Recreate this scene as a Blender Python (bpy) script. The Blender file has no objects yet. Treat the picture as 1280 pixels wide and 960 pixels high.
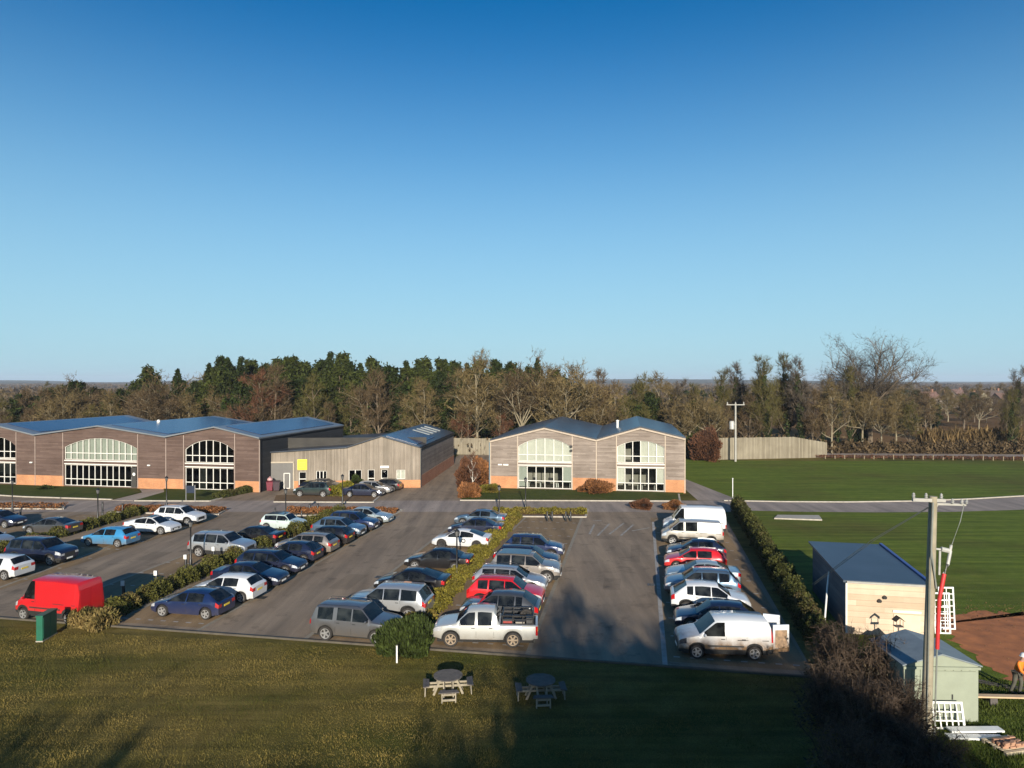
import bpy, bmesh, math, random
import numpy as np
from mathutils import Vector, Matrix, geometry
scene = bpy.context.scene
COL = scene.collection
R = math.radians
rng = random.Random(7)
nrs = np.random.RandomState(11)

# ---------------------------------------------------------------- places
CAM_Z = 13.3
LOT = R(10.3)                       # the car park is turned 10.3 degrees to the camera
cA, sA = math.cos(LOT), math.sin(LOT)
def W(u, v):                        # car park metres (across rows, along rows) -> world
    return (u * cA + v * sA, -u * sA + v * cA)
def U(X, Y):
    return (X * cA - Y * sA, X * sA + Y * cA)

# ---------------------------------------------------------------- object helpers
def link(o, parent=None):
    COL.objects.link(o)
    if parent is not None: o.parent = parent
    return o
def tag(o, label=None, cat=None, group=None, kind=None):
    if label: o['label'] = label
    if cat: o['category'] = cat
    if group: o['group'] = group
    if kind: o['kind'] = kind
    return o
def thing(name, label, cat, loc=(0, 0, 0), rz=0, group=None):
    o = bpy.data.objects.new(name, None); link(o)
    o.empty_display_size = .3
    o.location = loc; o.rotation_euler = (0, 0, rz)
    return tag(o, label, cat, group)
def copy_tree(o, parent=None):
    c = o.copy(); link(c); c.parent = parent
    for ch in list(o.children): copy_tree(ch, c)
    return c

class MB:
    """collects shapes for ONE mesh"""
    def __init__(s): s.v = []; s.f = []
    def add(s, vs, fs):
        n = len(s.v); s.v += [tuple(p) for p in vs]; s.f += [tuple(n + i for i in f) for f in fs]; return s
    def box(s, x0, x1, y0, y1, z0, z1):
        return s.add([(x0,y0,z0),(x1,y0,z0),(x1,y1,z0),(x0,y1,z0),(x0,y0,z1),(x1,y0,z1),(x1,y1,z1),(x0,y1,z1)],
                     [(0,3,2,1),(4,5,6,7),(0,1,5,4),(1,2,6,5),(2,3,7,6),(3,0,4,7)])
    def bar(s, a, b, w, h=None, up=(0, 0, 1)):
        h = h or w
        a = Vector(a); b = Vector(b); d = (b - a).normalized(); u = Vector(up)
        if abs(d.dot(u)) > .98: u = Vector((1, 0, 0))
        r = d.cross(u).normalized(); u = r.cross(d)
        vs = []
        for p in (a, b):
            for i, j in ((-1,-1),(1,-1),(1,1),(-1,1)): vs.append(p + r * (i * w / 2) + u * (j * h / 2))
        return s.add(vs, [(0,3,2,1),(4,5,6,7),(0,1,5,4),(1,2,6,5),(2,3,7,6),(3,0,4,7)])
    def tube(s, pts, rad, n=8, cap=True):
        pts = [Vector(p) for p in pts]
        if not isinstance(rad, (list, tuple)): rad = [rad] * len(pts)
        vs = []; fs = []
        for k, p in enumerate(pts):
            d = (pts[min(k + 1, len(pts) - 1)] - pts[max(k - 1, 0)])
            d = d.normalized() if d.length > 1e-9 else Vector((0, 0, 1))
            u = Vector((0, 0, 1)) if abs(d.z) < .95 else Vector((1, 0, 0))
            r = d.cross(u).normalized(); u = r.cross(d)
            for i in range(n):
                a = 2 * math.pi * i / n
                vs.append(p + (r * math.cos(a) + u * math.sin(a)) * rad[k])
        for k in range(len(pts) - 1):
            for i in range(n):
                j = (i + 1) % n
                fs.append((k*n+i, k*n+j, (k+1)*n+j, (k+1)*n+i))
        if cap:
            fs.append(tuple(range(n - 1, -1, -1))); fs.append(tuple((len(pts)-1)*n + i for i in range(n)))
        return s.add(vs, fs)
    def lathe(s, prof, n=16, c=(0, 0, 0), axis='z'):
        vs = []; fs = []
        for r, z in prof:
            for i in range(n):
                a = 2 * math.pi * i / n
                x, y = r * math.cos(a), r * math.sin(a)
                p = (x, y, z) if axis == 'z' else (x, z, y)
                vs.append((p[0]+c[0], p[1]+c[1], p[2]+c[2]))
        for k in range(len(prof) - 1):
            for i in range(n):
                j = (i + 1) % n
                f = (k*n+i, k*n+j, (k+1)*n+j, (k+1)*n+i)
                fs.append(f if axis == 'z' else f[::-1])
        return s.add(vs, fs)
    def prism(s, poly, z0, z1):
        n = len(poly)
        a = sum(poly[i][0]*poly[(i+1)%n][1]-poly[(i+1)%n][0]*poly[i][1] for i in range(n))
        if a < 0: poly = poly[::-1]
        vs = [(x, y, z0) for x, y in poly] + [(x, y, z1) for x, y in poly]
        fs = [tuple(range(n - 1, -1, -1)), tuple(range(n, 2*n))]
        fs += [(i, (i+1) % n, n + (i+1) % n, n + i) for i in range(n)]
        return s.add(vs, fs)
    def sheet(s, poly, z):
        n = len(poly)
        a = sum(poly[i][0]*poly[(i+1)%n][1]-poly[(i+1)%n][0]*poly[i][1] for i in range(n))
        if a < 0: poly = poly[::-1]
        return s.add([(x, y, z) for x, y in poly], [tuple(range(n))])
    def mesh(s, name, m, smooth=None):
        me = bpy.data.meshes.new(name); me.from_pydata([tuple(p) for p in s.v], [], s.f)
        if smooth:
            me.polygons.foreach_set('use_smooth', [True] * len(me.polygons))
            me.set_sharp_from_angle(angle=R(smooth))
        if m: me.materials.append(m)
        me.update(); return me
    def build(s, name, m, parent=None, smooth=None, loc=None):
        o = bpy.data.objects.new(name, s.mesh(name, m, smooth)); link(o, parent)
        if loc: o.location = loc
        return o
def obj(name, me, parent=None, loc=None):
    o = bpy.data.objects.new(name, me); link(o, parent)
    if loc: o.location = loc
    return o
def np_mesh(name, verts, nside, m):
    """verts: (N*nside,3) numpy, N separate faces of nside corners"""
    me = bpy.data.meshes.new(name); nv = len(verts); nf = nv // nside
    me.vertices.add(nv); me.vertices.foreach_set('co', verts.astype(np.float32).ravel())
    me.loops.add(nv); me.loops.foreach_set('vertex_index', np.arange(nv, dtype=np.int32))
    me.polygons.add(nf); me.polygons.foreach_set('loop_start', np.arange(0, nv, nside, dtype=np.int32))
    me.update(calc_edges=True); me.validate()
    if m: me.materials.append(m)
    return me
def leaf_verts(c, size, aspect=1.6, up=0.0, seed=0):
    """one quad leaf per centre, random turn; up>0 makes blades stand"""
    rs = np.random.RandomState(seed); n = len(c)
    a = rs.normal(size=(n, 3)); a[:, 2] += up * 2
    a /= np.linalg.norm(a, axis=1)[:, None] + 1e-9
    b = np.cross(a, rs.normal(size=(n, 3))); b /= np.linalg.norm(b, axis=1)[:, None] + 1e-9
    s = (size * rs.uniform(.6, 1.35, n))[:, None]
    L = a * s * aspect * .5; Wd = b * s * .5
    v = np.empty((n, 4, 3)); v[:, 0] = c - L; v[:, 1] = c + Wd * .8 ; v[:, 2] = c + L; v[:, 3] = c - Wd * .8
    return v.reshape(-1, 3)

# ---------------------------------------------------------------- material helpers
def new_mat(name):
    m = bpy.data.materials.new(name); m.use_nodes = True
    nt = m.node_tree; return m, nt, nt.nodes['Principled BSDF']
def nd(nt, t, **kw):
    n = nt.nodes.new(t)
    for k, v in kw.items(): setattr(n, k, v)
    return n
def noise(nt, vec, scale, detail=5, rough=.55):
    n = nd(nt, 'ShaderNodeTexNoise'); n.inputs['Scale'].default_value = scale
    n.inputs['Detail'].default_value = detail; n.inputs['Roughness'].default_value = rough
    nt.links.new(vec, n.inputs['Vector']); return n.outputs['Fac']
def ramp(nt, fac, stops):
    r = nd(nt, 'ShaderNodeValToRGB'); e = r.color_ramp.elements
    while len(e) < len(stops): e.new(.5)
    for i, (p, c) in enumerate(stops):
        e[i].position = p; e[i].color = (*c, 1) if len(c) == 3 else c
    nt.links.new(fac, r.inputs['Fac']); return r.outputs['Color']
def mixc(nt, fac, a, b, mode='MIX'):
    n = nd(nt, 'ShaderNodeMix', data_type='RGBA', blend_type=mode)
    for sock, v in ((n.inputs['Factor'], fac), (n.inputs[6], a), (n.inputs[7], b)):
        if isinstance(v, bpy.types.NodeSocket): nt.links.new(v, sock)
        elif isinstance(v, (int, float)): sock.default_value = v
        else: sock.default_value = (*v, 1)
    return n.outputs[2]
def mapping(nt, scale=(1, 1, 1), rot=(0, 0, 0)):
    tc = nd(nt, 'ShaderNodeTexCoord'); mp = nd(nt, 'ShaderNodeMapping')
    mp.inputs['Scale'].default_value = scale; mp.inputs['Rotation'].default_value = rot
    nt.links.new(tc.outputs['Object'], mp.inputs['Vector']); return mp.outputs['Vector']
def bump(nt, bs, h, strength=.3, dist=.02):
    b = nd(nt, 'ShaderNodeBump'); b.inputs['Strength'].default_value = strength; b.inputs['Distance'].default_value = dist
    nt.links.new(h, b.inputs['Height']); nt.links.new(b.outputs['Normal'], bs.inputs['Normal'])

def simple(name, col, col2=None, scale=4, rough=.6, metal=0, coat=0, bmp=0, detail=5, island=0, spec=.5):
    m, nt, bs = new_mat(name)
    vec = mapping(nt)
    col2 = col2 or tuple(c * .8 for c in col)
    f = noise(nt, vec, scale, detail)
    c = ramp(nt, f, [(.3, col2), (.7, col)])
    if island:
        g = nd(nt, 'ShaderNodeNewGeometry')
        k = ramp(nt, g.outputs['Random Per Island'], [(0, (1 - island,) * 3), (1, (1 + island,) * 3)])
        c = mixc(nt, 1.0, c, k, 'MULTIPLY')
    nt.links.new(c, bs.inputs['Base Color'])
    bs.inputs['Roughness'].default_value = rough; bs.inputs['Metallic'].default_value = metal
    bs.inputs['Specular IOR Level'].default_value = spec
    if coat: bs.inputs['Coat Weight'].default_value = coat; bs.inputs['Coat Roughness'].default_value = .04
    if bmp: bump(nt, bs, f, bmp, .03)
    return m
def leafmat(name, a, b, scale=.5, island=.45, rough=.75, trans=.0):
    """foliage: clump-sized colour patches and a random tone for each leaf"""
    return simple(name, a, b, scale=scale, rough=rough, island=island, spec=.15)
def hedgemat(name, a, b, dead=(.13, .085, .04)):
    """hedge leaves: clump tones, brown winter patches, a random tone per leaf"""
    m, nt, bs = new_mat(name); g = nd(nt, 'ShaderNodeNewGeometry'); v = mapping(nt)
    c = ramp(nt, noise(nt, v, 1.3, 4), [(.3, b), (.7, a)])
    c = mixc(nt, ramp(nt, noise(nt, v, .42, 5, .7), [(.54, (0, 0, 0)), (.66, (.75, .75, .75))]), c, dead)
    c = mixc(nt, 1, c, ramp(nt, g.outputs['Random Per Island'], [(0, (.45,) * 3), (1, (1.5,) * 3)]), 'MULTIPLY')
    nt.links.new(c, bs.inputs['Base Color']); bs.inputs['Roughness'].default_value = .75; bs.inputs['Specular IOR Level'].default_value = .15; return m

MATS = {}
MATS['trim_white'] = simple('painted_white', (.75, .75, .72), (.62, .62, .58), 2, .5)
MATS['black_metal'] = simple('black_painted_metal', (.015, .015, .016), (.01, .01, .011), 5, .4)
MATS['rubber'] = simple('tyre_rubber', (.018, .017, .016), (.035, .03, .026), 6, .85)
MATS['under'] = simple('dark_underbody', (.012, .012, .012), (.02, .018, .016), 4, .9)
MATS['rim_silver'] = simple('alloy_silver', (.62, .62, .62), (.48, .47, .46), 8, .3, .7)
MATS['rim_dark'] = simple('alloy_dark', (.07, .07, .075), (.05, .05, .05), 8, .35, .6)
MATS['rim_mud'] = simple('muddy_steel', (.30, .24, .17), (.2, .14, .09), 9, .7, .1)
MATS['headlight'] = simple('headlight_lens', (.75, .76, .78), (.5, .52, .55), 12, .08, .4, 1)
MATS['headlight_dark'] = simple('headlight_lens_dark', (.12, .12, .13), (.05, .05, .06), 12, .08, .4, 1)
MATS['taillight'] = simple('tail_lens_red', (.45, .01, .012), (.3, .008, .01), 12, .12, 0, 1)
MATS['plate_white'] = simple('plate_white', (.8, .8, .76), (.7, .7, .66), 3, .4)
MATS['plate_yellow'] = simple('plate_yellow', (.8, .6, .06), (.7, .5, .05), 3, .4)
MATS['grille'] = simple('black_plastic', (.02, .02, .02), (.03, .03, .03), 15, .5)

def car_glass():
    m, nt, bs = new_mat('car_window_glass')
    bs.inputs['Base Color'].default_value = (.012, .015, .016, 1)
    bs.inputs['Roughness'].default_value = .03; bs.inputs['IOR'].default_value = 1.5; bs.inputs['Specular IOR Level'].default_value = .3
    vec = mapping(nt); f = noise(nt, vec, 1.3, 2)
    nt.links.new(ramp(nt, f, [(.45, (.005, .006, .007)), (.66, (.025, .028, .028))]), bs.inputs['Base Color'])
    return m
MATS['glass'] = car_glass()

def paint(name, col, metal=.35, dirt=.25, rough=.32, mud=(.17, .125, .075)):
    """glossy car paint, with road dirt on the lower panels"""
    m, nt, bs = new_mat(name)
    vec = mapping(nt)
    sep = nd(nt, 'ShaderNodeSeparateXYZ'); nt.links.new(vec, sep.inputs[0])
    f = noise(nt, vec, 2.2, 6)
    mr = nd(nt, 'ShaderNodeMapRange'); mr.inputs['From Min'].default_value = .25; mr.inputs['From Max'].default_value = 1.35 if dirt > .6 else .95
    mr.inputs['To Min'].default_value = 1; mr.inputs['To Max'].default_value = 0
    nt.links.new(sep.outputs['Z'], mr.inputs['Value'])
    mu = nd(nt, 'ShaderNodeMath', operation='MULTIPLY'); nt.links.new(mr.outputs[0], mu.inputs[0]); nt.links.new(f, mu.inputs[1])
    mu2 = nd(nt, 'ShaderNodeMath', operation='MULTIPLY'); mu2.use_clamp = True
    nt.links.new(mu.outputs[0], mu2.inputs[0]); mu2.inputs[1].default_value = dirt * 3
    nt.links.new(mixc(nt, mu2.outputs[0], col, mud), bs.inputs['Base Color'])
    bs.inputs['Metallic'].default_value = metal
    rr = nd(nt, 'ShaderNodeMapRange'); rr.inputs['To Min'].default_value = rough; rr.inputs['To Max'].default_value = .8
    nt.links.new(mu2.outputs[0], rr.inputs['Value']); nt.links.new(rr.outputs[0], bs.inputs['Roughness'])
    bs.inputs['Coat Weight'].default_value = .8; bs.inputs['Coat Roughness'].default_value = .04
    return m
PAINT = dict(
    white=paint('paint_white', (.58, .59, .60), 0, .12), dirtywhite=paint('paint_dirty_white', (.58, .60, .61), 0, .95, mud=(.15, .088, .042)),
    silver=paint('paint_silver', (.42, .43, .44), .6, .3), grey=paint('paint_grey', (.07, .073, .078), .4, .2),
    grime=paint('paint_grimy_grey', (.12, .12, .125), .4, .3, mud=(.15, .11, .07)), taupe=paint('paint_taupe', (.26, .235, .215), .5, .3),
    black=paint('paint_black', (.006, .006, .008), 0, .04), navy=paint('paint_navy', (.008, .013, .036), .1, .05),
    blue=paint('paint_blue', (.009, .021, .075), .2, .1), steel=paint('paint_steel_blue', (.10, .16, .23), .5, .2),
    sky=paint('paint_sky_blue', (.05, .27, .52), .3, .35), red=paint('paint_red', (.55, .012, .016), .05, .15),
    vanred=paint('paint_van_red', (.46, .008, .012), 0, .22, .4), mint=paint('paint_mint', (.46, .55, .53), 0, .15),
    pale=paint('paint_pale_silver_blue', (.36, .44, .47), .5, .2), cream=paint('paint_cream_silver', (.50, .50, .47), .25, .4),
    champagne=paint('paint_silver_muddy', (.40, .40, .385), .35, .7),
    green=paint('paint_dark_green', (.015, .03, .028), .3, .15))

# ================================================================ VEHICLES
def smooth_prof(pts, k):
    t = np.linspace(0, 1, 801); z = np.interp(t, [p[0] for p in pts], [p[1] for p in pts])
    n = max(1, int(k * 800)); ker = np.hanning(2 * n + 3); ker /= ker.sum()
    zz = np.convolve(np.pad(z, n + 1, mode='edge'), ker, mode='valid')
    return t, zz

def loft_vehicle(s):
    """lofts one vehicle from its side profile; returns {part: [meshes]}"""
    Ln, Wd, H = s['L'], s['W'], s['H']
    c0, c1, c2, c3 = s['c']
    nose, cowl, deck = s['nose'], s['cowl'], s['deck']
    pts = [(0, nose - s.get('nosedrop', .24)), (.012, nose - s.get('nosedrop', .24) * .4), (.06, nose), (c0 - .01, cowl), (c0, cowl), (c1, H - .045),
           ((c1 + c2) / 2, H), (c2, H - s.get('rdrop', .05)), (c3, deck)]
    if c3 < .97: pts += [(.985, deck - .02)]
    pts += [(1, deck - s.get('taildrop', .12))]
    tt, top_a = smooth_prof(pts, s.get('soft', .018))
    top = lambda t: float(np.interp(t, tt, top_a))
    b0, b1 = s['belt']
    def belt(t):
        b = b0 + (b1 - b0) * max(0, min(1, (t - c0) / (1 - c0)))
        return min(b, top(t) - .035)
    def wid(t):
        k = float(np.interp(t, [0, .012, .04, .09, .16, .85, .93, .975, 1],
                            [.80, .87, .935, .975, 1, 1, .985, .95, s.get('tailw', .90)]))
        return Wd / 2 * k
    r = s['r']; Ra = r + s.get('arch', .065); sill = s.get('sill', .24)
    xw = [Ln / 2 - s['wf'] * Ln, Ln / 2 - s['wr'] * Ln]
    def zlow(x):
        z = sill + (.05 if abs(x) > Ln / 2 - .25 else 0)
        for c in xw:
            d = abs(x - c)
            if d < Ra: z = max(z, r + math.sqrt(Ra * Ra - d * d))
        return z
    ts = {0, .006, .02, .045, .08, .12, c0 - .004, c0 + .012, c1 - .01, c1 + .01, (c1 + c2) / 2, c2 - .01, c2 + .01, 1, .994, .98, .96, .93}
    if c3 < .97: ts |= {c3 - .004, c3 + .012, (c3 + 1) / 2}
    for c in xw:
        for k in range(-5, 6): ts.add((Ln / 2 - (c + Ra * math.sin(k * math.pi / 10))) / Ln)
        for e in (-1, 1): ts.add((Ln / 2 - (c + e * (Ra + .012))) / Ln)
    for a, b in s['glass']: ts |= {a, b}
    for a in np.linspace(.15, .95, 12): ts.add(float(a))
    ts = sorted(t for t in ts if 0 <= t <= 1)
    tk = [ts[0]]
    keep = set([c0, c1, c2, c3] + [g for ab in s['glass'] for g in ab])
    for t in ts[1:]:
        if t - tk[-1] > .004: tk.append(t)
        elif t in keep: tk[-1] = t
    ts = tk
    rows = []
    for t in ts:
        x = Ln / 2 - t * Ln; w = wid(t); zt = top(t); zb = belt(t); zl = min(zlow(x), zb - .06)
        h = max(0, min(1, (zt - zb) / (H - (b0 + b1) / 2)))
        w4 = w * (.90 + (s['roofw'] - .90) * h)
        er = .012 + .05 * h * s.get('edge', 1)
        rows.append([(x, w - .05, zl), (x, w - .005, zl + .28 * (zb - zl)), (x, w, zl + .66 * (zb - zl)), (x, w - .035, zb),
                     (x, w4, zt - er), (x, w4 - .085, zt - .004), (x, 0, zt + .02 * (1 if h < .5 else 1.4))])
    P = {k: MB() for k in ('body', 'cladding', 'windscreen', 'rear_window', 'side_l', 'side_r', 'head_l', 'head_r', 'tail_l', 'tail_r', 'grille')}
    def quad(part, a, b, c, d, flip):
        P[part].add([a, b, c, d], [(0, 1, 2, 3) if not flip else (3, 2, 1, 0)])
    skip = s.get('bed')
    hl, tl = s.get('hl', .075), s.get('tl', .955)
    for i in range(len(ts) - 1):
        tm = (ts[i] + ts[i + 1]) / 2
        for j in range(6):
            for sd in (1, -1):
                m = lambda p: (p[0], p[1] * sd, p[2])
                part = 'body'
                if j == 3 and rows[i][4][2] - rows[i][3][2] > .03 and any(a < tm < b for a, b in s['glass']): part = 'side_l' if sd > 0 else 'side_r'
                if j == 0 and s.get('clad'): part = 'cladding'
                if j == 5 and c0 < tm < c1: part = 'windscreen'
                if j == 5 and c2 < tm < c3 and s.get('rearglass', True): part = 'rear_window'
                if j == 2 and .004 < tm < hl: part = 'head_l' if sd > 0 else 'head_r'
                if j in s.get('tlband', (2,)) and tm > tl: part = 'tail_l' if sd > 0 else 'tail_r'
                if skip and j in (5, ) and skip[0] < tm < skip[1]: continue
                quad(part, m(rows[i][j]), m(rows[i+1][j]), m(rows[i+1][j+1]), m(rows[i][j+1]), sd < 0)
    for e, row in ((0, rows[0]), (1, rows[-1])):
        fr = [-1, -.62, .62, 1]
        for j in range(6):
            for k in range(3):
                def pt(p, f): return (p[0], p[1] * f, p[2])
                part = 'body'
                if e == 0 and j == 2 and k != 1: part = 'head_l' if k == 2 else 'head_r'
                if e == 0 and j in (1, 2) and k == 1 and s.get('grille', True): part = 'grille'
                if e == 1 and j in s.get('tlband', (2,)) and k != 1: part = 'tail_l' if k == 2 else 'tail_r'
                quad(part, pt(row[j], fr[k]), pt(row[j], fr[k+1]), pt(row[j+1], fr[k+1]), pt(row[j+1], fr[k]), e == 0)
    out = {}
    def weld(mb, nm, m, ang):
        me = mb.mesh(nm, m)
        bm = bmesh.new(); bm.from_mesh(me); bmesh.ops.remove_doubles(bm, verts=bm.verts, dist=.0008)
        bm.to_mesh(me); bm.free()
        me.polygons.foreach_set('use_smooth', [True] * len(me.polygons)); me.set_sharp_from_angle(angle=R(ang)); return me
    out['body'] = [('body', weld(P['body'], 'body', PAINT['grey'], 42))]
    for k, nm, m in (('windscreen', 'windscreen', 'glass'), ('rear_window', 'rear_window', 'glass'), ('side_l', 'side_window', 'glass'), ('side_r', 'side_window', 'glass'),
                     ('head_l', 'headlight', s.get('hlm', 'headlight')), ('head_r', 'headlight', s.get('hlm', 'headlight')), ('tail_l', 'taillight', 'taillight'), ('tail_r', 'taillight', 'taillight'), ('grille', 'grille', 'grille'), ('cladding', 'lower_cladding', 'grille')):
        if P[k].f: out[k] = [(nm, weld(P[k], nm, MATS[m], 40))]
    # dark floor that fills the arches
    u = MB(); u.box(-Ln * .46, Ln * .46, -Wd / 2 + .24, Wd / 2 - .24, .2, r * 2 + .02)
    out['under'] = [('underbody', u.mesh('underbody', MATS['under']))]
    # plates, mirrors, bumper strip, door seams
    zt = nose - .24
    p = MB(); p.box(Ln/2 - .02, Ln/2 + .012, -.26, .26, .36, .47); out['plate_f'] = [('number_plate', p.mesh('number_plate', MATS['plate_white']))]
    p = MB(); p.box(-Ln/2 - .012, -Ln/2 + .02, -.26, .26, s.get('plz', .62), s.get('plz', .62) + .11); out['plate_r'] = [('number_plate', p.mesh('number_plate', MATS['plate_yellow']))]
    xm = Ln/2 - (c0 + .045) * Ln
    for k, sd in (('mir_l', 1), ('mir_r', -1)):
        p = MB(); n0 = 8
        p.lathe([(.001, -.11), (.06, -.09), (.085, 0), (.06, .09), (.001, .11)], 8)
        vs = [(xm + v[0] * .7, sd * (Wd/2 - .06 + .14) + v[2] * 1.1, b0 + .07 + v[1] * .9) for v in p.v]
        q = MB().add(vs, p.f); out[k] = [('wing_mirror', q.mesh('wing_mirror', PAINT['grey'] , 60))]
    out['paintmir'] = True
    seams = MB()
    for t in s.get('doors', []):
        x = Ln/2 - t * Ln
        for sd in (1, -1):
            seams.bar((x, sd * (Wd/2 - .028), sill + .10), (x, sd * (Wd/2 + .0005), sill + .3), .014, .012, (1, 0, 0))
            seams.bar((x, sd * (Wd/2 + .0005), sill + .3), (x, sd * (Wd/2 - .03), belt(t) - .02), .014, .012, (1, 0, 0))
            if t in s.get('doors', [])[1:]: seams.bar((x + .06, sd * (Wd/2 - .008), belt(t) - .13), (x + .24, sd * (Wd/2 - .008), belt(t) - .13), .03, .03)
    if s.get('rearglass', True) is False:
        for sd in (1, -1):
            y = sd * (Wd/2 + .004); za = .66 if H < 2.2 else .78
            seams.bar((xw[0] - Ra - .1, y, za), (xw[1] + Ra + .1, y, za), .02, .07)
            seams.bar((Ln/2 - .62 * Ln, y - sd * .012, belt(.6) - .16), (-Ln/2 + .22, y - sd * .03, belt(.6) - .16), .02, .03)
    if seams.f:      # shut lines and handles belong to the body shell
        me = out['body'][0][1]; bm = bmesh.new(); bm.from_mesh(me); vv = [bm.verts.new(p) for p in seams.v]
        for f in seams.f:
            nf = bm.faces.new([vv[i] for i in f]); nf.material_index = 1
        bm.to_mesh(me); bm.free(); me.materials.append(MATS['grille'])
    if s.get('rails'):
        p = MB()
        for sd in (1, -1):
            y = sd * (Wd/2 * s['roofw'] - .06)
            p.tube([(Ln/2 - (c1 + .02) * Ln, y, H - .03), (Ln/2 - (c1 + .05) * Ln, y, H + .05), (Ln/2 - (c2 - .04) * Ln, y, H + .04), (Ln/2 - (c2 - .01) * Ln, y, H - .04)], .014, 6)
        out['rails'] = [('roof_rail', p.mesh('roof_rail', MATS['rim_dark'], 40))]
    return out

def wheel_meshes(r, w, spokes, rim):
    t = MB(); rr = r * .68
    t.lathe([(rr * .5, w/2 - .07), (rr, w/2 - .03), (rr + .02, w/2 - .002), (r - .03, w/2), (r, w/2 - .035), (r, -w/2 + .035), (r - .03, -w/2), (rr, -w/2), (.001, -w/2 + .02)], 20, axis='y')
    tm = t.mesh('tyre', MATS['rubber'], 50)
    m = MB(); y = w/2
    m.lathe([(rr + .004, y - .055), (rr + .012, y - .008), (rr * .9, y - .012), (rr * .86, y - .05)], 20, axis='y')
    m.lathe([(.001, y - .02), (.07, y - .022), (.085, y - .05)], 10, axis='y')
    for k in range(spokes):
        a = 2 * math.pi * k / spokes; ca, sa = math.cos(a), math.sin(a)
        m.bar((ca * .05, y - .035, sa * .05), (ca * rr * .93, y - .03, sa * rr * .93), r * (.9 / spokes + .06), .03, (0, 1, 0))
    rm = m.mesh('rim', MATS[rim], 40)
    return tm, rm

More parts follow.
